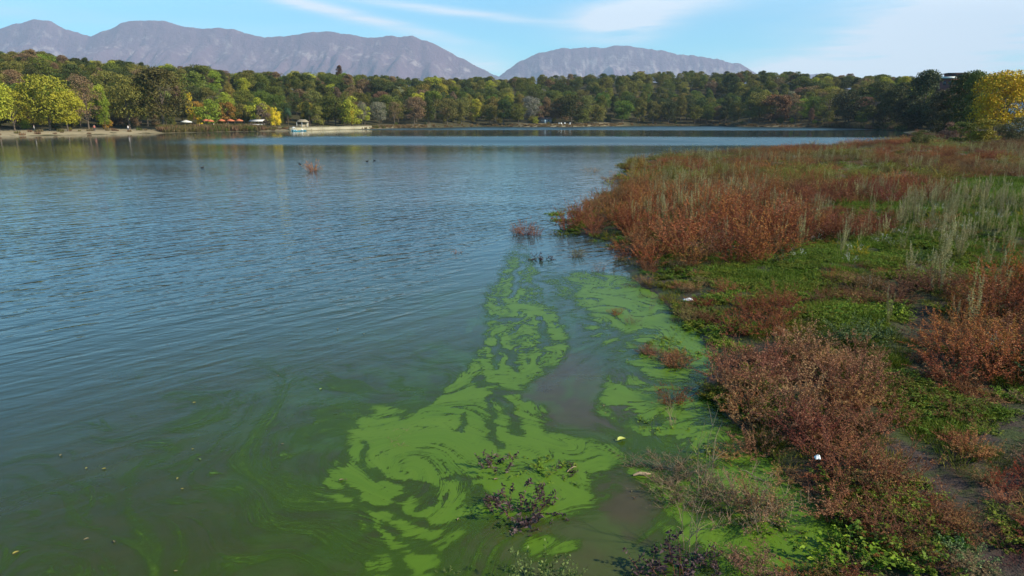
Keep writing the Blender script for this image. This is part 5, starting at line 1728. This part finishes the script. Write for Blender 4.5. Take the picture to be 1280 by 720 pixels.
# grey hut on the point
x, y, z = shore_pt(681, 16)
hut = link('hut', None, None, (x, y, z), 0.08)
tag(hut, 'long low grey hut behind the straw coloured point', 'hut')
M('wall', GREYW, hut, lambda g: g.box((-3.2, -1.2, -0.4), (3.2, 1.2, 2.1)))
M('roof', ROOFD, hut, lambda g: g.add([(-3.5, -1.6, 2.12), (3.5, -1.6, 2.12), (3.5, 1.5, 2.7), (-3.5, 1.5, 2.7), (-3.5, -1.6, 2.02), (3.5, -1.6, 2.02), (3.5, 1.5, 2.12), (-3.5, 1.5, 2.12)],
  [(0, 1, 2, 3), (7, 6, 5, 4), (0, 4, 5, 1), (1, 5, 6, 2), (2, 6, 7, 3), (3, 7, 4, 0)]))
M('door', WHITE, hut, lambda g: g.box((-0.4, -1.24, -0.3), (0.5, -1.203, 1.7)))
for wx in (-2.2, 1.7):
    M('window', GLASSM, hut, lambda g: g.box((wx - 0.4, -1.24, 0.8), (wx + 0.4, -1.203, 1.5)))
for px in (698, 702, 706, 712):
    x, y, z = shore_pt(px, 7)
    o = link('beach_chair', None, None, (x, y, z - 0.05), random.uniform(-0.6, 0.6))
    tag(o, 'small white beach chair on the straw coloured point', 'chair', 'white chairs on the point')
    M('seat', WHITE, o, lambda g: (g.box((-0.32, -0.3, 0.35), (0.32, 0.3, 0.42)), g.box((-0.32, -0.3, 0.0), (-0.26, 0.3, 0.349)), g.box((0.26, -0.3, 0.0), (0.32, 0.3, 0.349))))
    M('backrest', WHITE, o, lambda g: g.add([(-0.32, 0.3, 0.36), (0.32, 0.3, 0.36), (0.32, 0.5, 1.1), (-0.32, 0.5, 1.1), (-0.32, 0.36, 0.36), (0.32, 0.36, 0.36), (0.32, 0.56, 1.1), (-0.32, 0.56, 1.1)],
      [(0, 1, 2, 3), (7, 6, 5, 4), (0, 4, 5, 1), (1, 5, 6, 2), (2, 6, 7, 3), (3, 7, 4, 0)]))

# flat roofed house on the right hand skyline
y = 300.0
x, _ = atd(1181, y)
zb = ztop(98.5, y) - 4.2
zg = float(hill_z(1181, y))
ho_ = link('hillside_house', None, None, (x, y, zb), -0.25)
tag(ho_, 'flat roofed maroon house showing above the trees on the right skyline', 'house')
M('wall', MAROON, ho_, lambda g: g.box((-4.2, -3, min(-1.0, zg - zb - 1)), (4.4, 3, 4.0)))
M('roof', ROOFD, ho_, lambda g: (g.box((-3.0, -3.6, 6.1), (5.0, 3.6, 6.4)), g.box((-5.0, -3.8, 4.003), (4.6, 3.4, 4.25))))
M('upper_wall', MAROON, ho_, lambda g: g.box((-2.2, -2.6, 4.252), (4.2, 3, 6.098)))
M('balcony', WHITE, ho_, lambda g: (g.box((-4.9, -3.9, 4.253), (-4.8, -2.9, 4.9)), g.box((-4.8, -3.9, 4.253), (0.5, -3.8, 4.9))))
for wx in (-1.5, 0.2, 1.9, 3.2):
    M('window', GLASSM, ho_, lambda g: g.box((wx - 0.55, -2.66, 4.7), (wx + 0.45, -2.603, 5.8)))
for wx in (-3.4, -1.6, 0.4, 2.4):
    M('window', GLASSM, ho_, lambda g: g.box((wx - 0.5, -3.06, 1.6), (wx + 0.5, -3.003, 3.1)))

y = 175.0
x, _ = atd(1279, y)
zb = ztop(123, y) - 3.2
h2 = link('small_house', None, None, (x, y, zb), 0.3)
tag(h2, 'white house with a red roof at the right edge behind yellow leaves', 'house')
M('wall', WHITE, h2, lambda g: g.box((-3, -2.5, -8), (3, 2.5, 3.2)))
M('roof', TILE, h2, lambda g: g.add([(-3.4, -2.9, 3.2), (3.4, -2.9, 3.2), (3.4, 2.9, 3.2), (-3.4, 2.9, 3.2), (-3.4, 0, 4.7), (3.4, 0, 4.7)], [(0, 1, 5, 4), (2, 3, 4, 5), (3, 2, 1, 0)], [(1, 2, 5), (3, 0, 4)]))
for wx in (-1.6, 0.2, 1.8):
    M('window', GLASSM, h2, lambda g: g.box((wx - 0.4, -2.56, 1.2), (wx + 0.4, -2.503, 2.5)))

# people on the far shore
def person_mat(shirt, legs):
    m, N = new_mat('clothed_person')
    tcn = N.n('ShaderNodeTexCoord'); sp = N.n('ShaderNodeSeparateXYZ', inp={0: (tcn, 'Object')})
    c1 = N.mix(N.math('GREATER_THAN', (sp, 2), 0.92), legs, shirt)
    c2 = N.mix(N.math('GREATER_THAN', (sp, 2), 1.42), c1, (0.42, 0.26, 0.19))
    c3 = N.mix(N.math('GREATER_THAN', (sp, 2), 1.66), c2, (0.03, 0.02, 0.015))
    p_ = N.n('ShaderNodeBsdfPrincipled', inp={'Base Color': c3, 'Roughness': 0.8})
    N.n('ShaderNodeOutputMaterial', inp={0: p_})
    return m


def person(px, s, shirt, legs, label, stride=0.12, rot=0.0):
    x, y, z = shore_pt(px, s)
    J = [((0, 0, 0.95), .15), ((0, 0, 1.15), .15), ((0, 0, 1.38), .17), ((0, 0, 1.48), .065), ((0, 0.01, 1.62), .10), ((0, 0.01, 1.72), .085),
         ((-.10, 0, .88), .10), ((-.11, stride, .48), .07), ((-.11, stride * .6, .08), .05), ((-.11, stride * .6 + .16, .04), .04),
         ((.10, 0, .88), .10), ((.11, -stride * .3, .48), .07), ((.11, -stride, .08), .05), ((.11, -stride + .16, .04), .04),
         ((-.21, 0, 1.36), .065), ((-.26, -.04, 1.10), .05), ((-.25, .10, .88), .04), ((-.25, .14, .80), .03),
         ((.21, 0, 1.36), .065), ((.26, -.04, 1.10), .05), ((.25, .06, .86), .04), ((.25, .09, .78), .03)]
    E = [(0, 1), (1, 2), (2, 3), (3, 4), (4, 5), (0, 6), (6, 7), (7, 8), (8, 9), (0, 10), (10, 11), (11, 12), (12, 13), (2, 14), (14, 15), (15, 16), (16, 17), (2, 18), (18, 19), (19, 20), (20, 21)]
    me = bpy.data.meshes.new('person'); me.from_pydata([j[0] for j in J], E, [])
    me.materials.append(person_mat(shirt, legs))
    o = link('person', me, None, (x, y, z - 0.01), rot)
    sk = o.modifiers.new('skin', 'SKIN')
    sk.use_smooth_shade = True
    for i_, j in enumerate(J):
        me.skin_vertices[0].data[i_].radius = (j[1], j[1] * 0.8)
    me.skin_vertices[0].data[0].use_root = True
    sb = o.modifiers.new('sub', 'SUBSURF'); sb.levels = 1; sb.render_levels = 1
    tag(o, label, 'person')


for a_ in [(161, 3.0, (0.55, 0.50, 0.48), (0.05, 0.06, 0.10), 'person in a pale top walking on the left beach', 0.16, 1.4),
           (119, 4.0, (0.45, 0.14, 0.10), (0.06, 0.06, 0.07), 'person in a reddish top standing on the left beach', 0.05, 0.4),
           (44, 5.0, (0.35, 0.32, 0.30), (0.05, 0.05, 0.05), 'person in grey at the left end of the beach', 0.12, -1.2),
           (250, 9.0, (0.50, 0.20, 0.18), (0.10, 0.08, 0.08), 'person in pink beside the white parasol', 0.10, 1.8),
           (268, 10.0, (0.60, 0.58, 0.55), (0.05, 0.06, 0.09), 'person in a white shirt in front of the orange parasols', 0.14, 1.5),
           (284, 10.5, (0.08, 0.08, 0.10), (0.04, 0.04, 0.05), 'person in dark clothes in front of the orange parasols', 0.06, -0.3),
           (331, 6.0, (0.05, 0.05, 0.06), (0.03, 0.03, 0.04), 'person in dark clothes by the water left of the pedal boats', 0.06, 0.1)]:
    person(*a_)

# ------------------------------------------------------------------ small things on the water
DUCK = plain('dark_feathers', (0.03, 0.028, 0.026), 0.6, 0, 0.3, 20)
BILL = plain('pale_bill', (0.5, 0.42, 0.30), 0.5, 0, 0.1, 20)
for px, py, rt, lab in ((253, 210, 0.4, 'dark duck swimming on open water, leftmost of all'), (375, 205.5, 2.6, 'dark duck just left of the small orange bush'),
                        (459, 202, 0.2, 'dark duck right of the small orange bush'), (468, 201, 2.8, 'dark duck, rightmost of the four on the lake')):
    x, y = at(px, py)
    o = link('duck', None, None, (x, y, 0), rt, 0.55)
    tag(o, lab, 'duck')
    bd = M('body', DUCK, o, lambda g: g.tube([(-0.26, 0, 0.13), (-0.18, 0, 0.08), (-0.02, 0, 0.06), (0.12, 0, 0.07), (0.19, 0, 0.12), (0.21, 0, 0.20), (0.24, 0, 0.235), (0.28, 0, 0.23)],
                                            [0.015, 0.07, 0.11, 0.10, 0.055, 0.040, 0.045, 0.03], 8), True)
    M('bill', BILL, o, lambda g: g.tube([(0.29, 0, 0.228), (0.35, 0, 0.215)], [0.018, 0.008], 6))

# crumpled white plastic on the weed mat, a scrap of white paper, a big yellow leaf, driftwood
PLAS = plain('white_plastic', (0.80, 0.80, 0.80), 0.35, 0, 0.05, 8, 0.5)


def crumple(name, px, py, z, L, Wd, H, seed, mat, label, cat):
    x, y = at(px, py, z)
    r = np.random.default_rng(seed)
    nu, nv = 14, 9
    u, v_ = np.meshgrid(np.linspace(-1, 1, nu), np.linspace(-1, 1, nv), indexing='ij')
    hgt = H * (1 - u ** 4) * (1 - v_ ** 2) ** 0.5 * (0.55 + 0.9 * vnoise(u * 3 + seed, v_ * 3, seed))
    X = u * L / 2 * (1 + 0.15 * (vnoise(v_ * 2, u * 2, seed + 1) - 0.5)); Y = v_ * Wd / 2 * (0.8 + 0.4 * vnoise(u * 2, v_, seed + 2))
    V = np.stack([X, Y, hgt], -1).reshape(-1, 3)
    V2 = V.copy(); V2[:, 2] = V2[:, 2] * 0.5 - 0.006
    F = grid_faces(nu, nv)
    me = mesh_np(name, np.vstack([V, V2]), np.vstack([F[:, ::-1], F + len(V)]), [mat])
    o = link(name, me, None, (x, y, z + 0.008), r.uniform(-0.2, 0.2))
    tag(o, label, cat)
    return o


crumple('plastic_litter', 860, 375.5, max(0.03, gz(*at(860, 375.5))) + 0.04, 0.21, 0.07, 0.04, 3, PLAS, 'crumpled white plastic lying on the green weed mat by the bank', 'litter')
crumple('paper_scrap', 1022, 573, 0.55, 0.055, 0.045, 0.025, 8, PLAS, 'small white scrap caught in the dark red weeds', 'litter')
LEAFY = plain('yellow_green_leaf', (0.38, 0.42, 0.09), 0.6, 0, 0.15, 30)
DRIFT = plain('driftwood', (0.36, 0.26, 0.16), 0.9, 0, 0.3, 30)


def leaf_blade(g, L, Wd, curl):
    nu, nv = 10, 5
    u, v_ = np.meshgrid(np.linspace(0, 1, nu), np.linspace(-1, 1, nv), indexing='ij')
    wid = Wd * 0.5 * np.sin(np.pi * u ** 0.8) ** 0.8
    X = (u - 0.5) * L; Y = v_ * wid; Z = curl * (v_ ** 2) * wid / Wd * 2 + curl * 0.5 * (u - 0.5) ** 2
    V = np.stack([X, Y, Z + 0.006], -1).reshape(-1, 3)
    V2 = V - [0, 0, 0.003]
    F = grid_faces(nu, nv)
    g.add(np.vstack([V, V2]), np.vstack([F[:, ::-1], F + len(V)]))


x, y = at(777, 551)
o = link('floating_leaf', None, None, (x, y, 0.01), 0.5); tag(o, 'large pale yellow green leaf floating at the edge of the brown channel', 'leaf')
M('blade', LEAFY, o, lambda g: leaf_blade(g, 0.13, 0.07, 0.03))
M('stalk', LEAFY, o, lambda g: g.tube([(-0.06, 0, 0.012), (-0.10, 0.01, 0.02)], [0.004, 0.003], 5))
x, y = at(803, 595)
o = M('driftwood', DRIFT, None, lambda g: g.tube([(-0.11, 0, 0.015), (-0.04, 0.01, 0.03), (0.03, 0, 0.028), (0.10, 0.015, 0.012)], [0.010, 0.022, 0.020, 0.008], 8), True, (x, y, 0.0), 0.1)
tag(o, 'short tan piece of driftwood at the tip of the dead tangle', 'driftwood')
for px, py, L, rt, lab in ((715, 589, 0.14, 0.5, 'short pale stick beside the small upright purple plant'), (762, 612, 0.0, 0, ''), (940, 596, 0.35, 2.3, 'bent pale stick in the brown twigs'),
                           (1130, 660, 0.9, 2.5, 'long pale dead branch lying under the dark red weeds'), (1085, 645, 0.35, 0.2, 'short pale branch at the foot of the dark red weeds'),
                           (660, 585, 0.0, 0, '')):
    if not lab: continue
    x, y = at(px, py)
    o = M('stick', DRIFT, None, lambda g: g.tube([(-L / 2, 0, 0.01), (-L * 0.1, L * 0.08, 0.03), (L * 0.2, L * 0.03, 0.05), (L / 2, L * 0.1, 0.03)], [0.006, 0.008, 0.006, 0.003], 6), True, (x, y, max(0.0, gz(x, y))), rt)
    tag(o, lab, 'stick')
# fallen leaves adrift
LEAF_C = [plain('fallen_leaf_yellow', (0.26, 0.22, 0.05), 0.7, 0, 0.2, 30), plain('fallen_leaf_tan', (0.17, 0.14, 0.07), 0.7, 0, 0.2, 30), plain('fallen_leaf_green', (0.20, 0.28, 0.06), 0.7, 0, 0.2, 30)]
lm_ = []
for m_ in LEAF_C:
    g = Geo(); leaf_blade(g, 0.07, 0.03, 0.012); lm_.append(g.mesh('fallen_leaf', [m_]))
LP = [(461, 533, 2), (108, 586, 1), (130, 587, 1), (222, 599, 1), (228, 612, 1), (241, 562, 0), (108, 675, 1), (143, 678, 1), (20, 692, 0), (220, 715, 1), (401, 487, 2), (433, 600, 1), (427, 601, 0), (353, 556, 1),
      (790, 615, 0), (755, 508, 1), (757, 517, 1), (784, 450, 1), (714, 604, 2), (720, 606, 2), (250, 575, 2), (422, 412, 1), (455, 418, 1), (348, 470, 1), (243, 504, 1), (76, 570, 1), (640, 612, 0), (620, 600, 1), (573, 650, 0), (590, 582, 2)]
for px, py, c in LP:
    x, y = at(px, py)
    o = link('fallen_leaf', random.choice(lm_[:2]) if c < 2 else lm_[2], None, (x, y, 0.006), random.uniform(0, 6.28), random.uniform(0.4, 0.85))
    tag(o, 'small fallen leaf adrift on the %s water' % ('scum covered' if px > 405 and py > 470 else 'green murky'), 'leaf', 'fallen leaves adrift on the water')


# ------------------------------------------------------------------ things that still share a description are told apart by their order
ORD = ['first', 'second', 'third', 'fourth', 'fifth', 'sixth', 'seventh', 'eighth', 'ninth', 'tenth', 'eleventh', 'twelfth']
by_label = {}
for o in SC.objects:
    if o.parent is None and 'label' in o and 'category' in o and o.get('kind') is None and o['category'] != 'leaf':
        by_label.setdefault(o['label'], []).append(o)
for lab, L in by_label.items():
    if 1 < len(L) <= 12 and len(lab.split()) <= 13:
        L.sort(key=lambda q: q.location.x / max(1.0, q.location.y))
        for k_, o in enumerate(L):
            o['label'] = '%s, %s' % (lab, ('left one' if k_ == 0 else 'right one') if len(L) == 2 else ORD[k_] + ' from left')
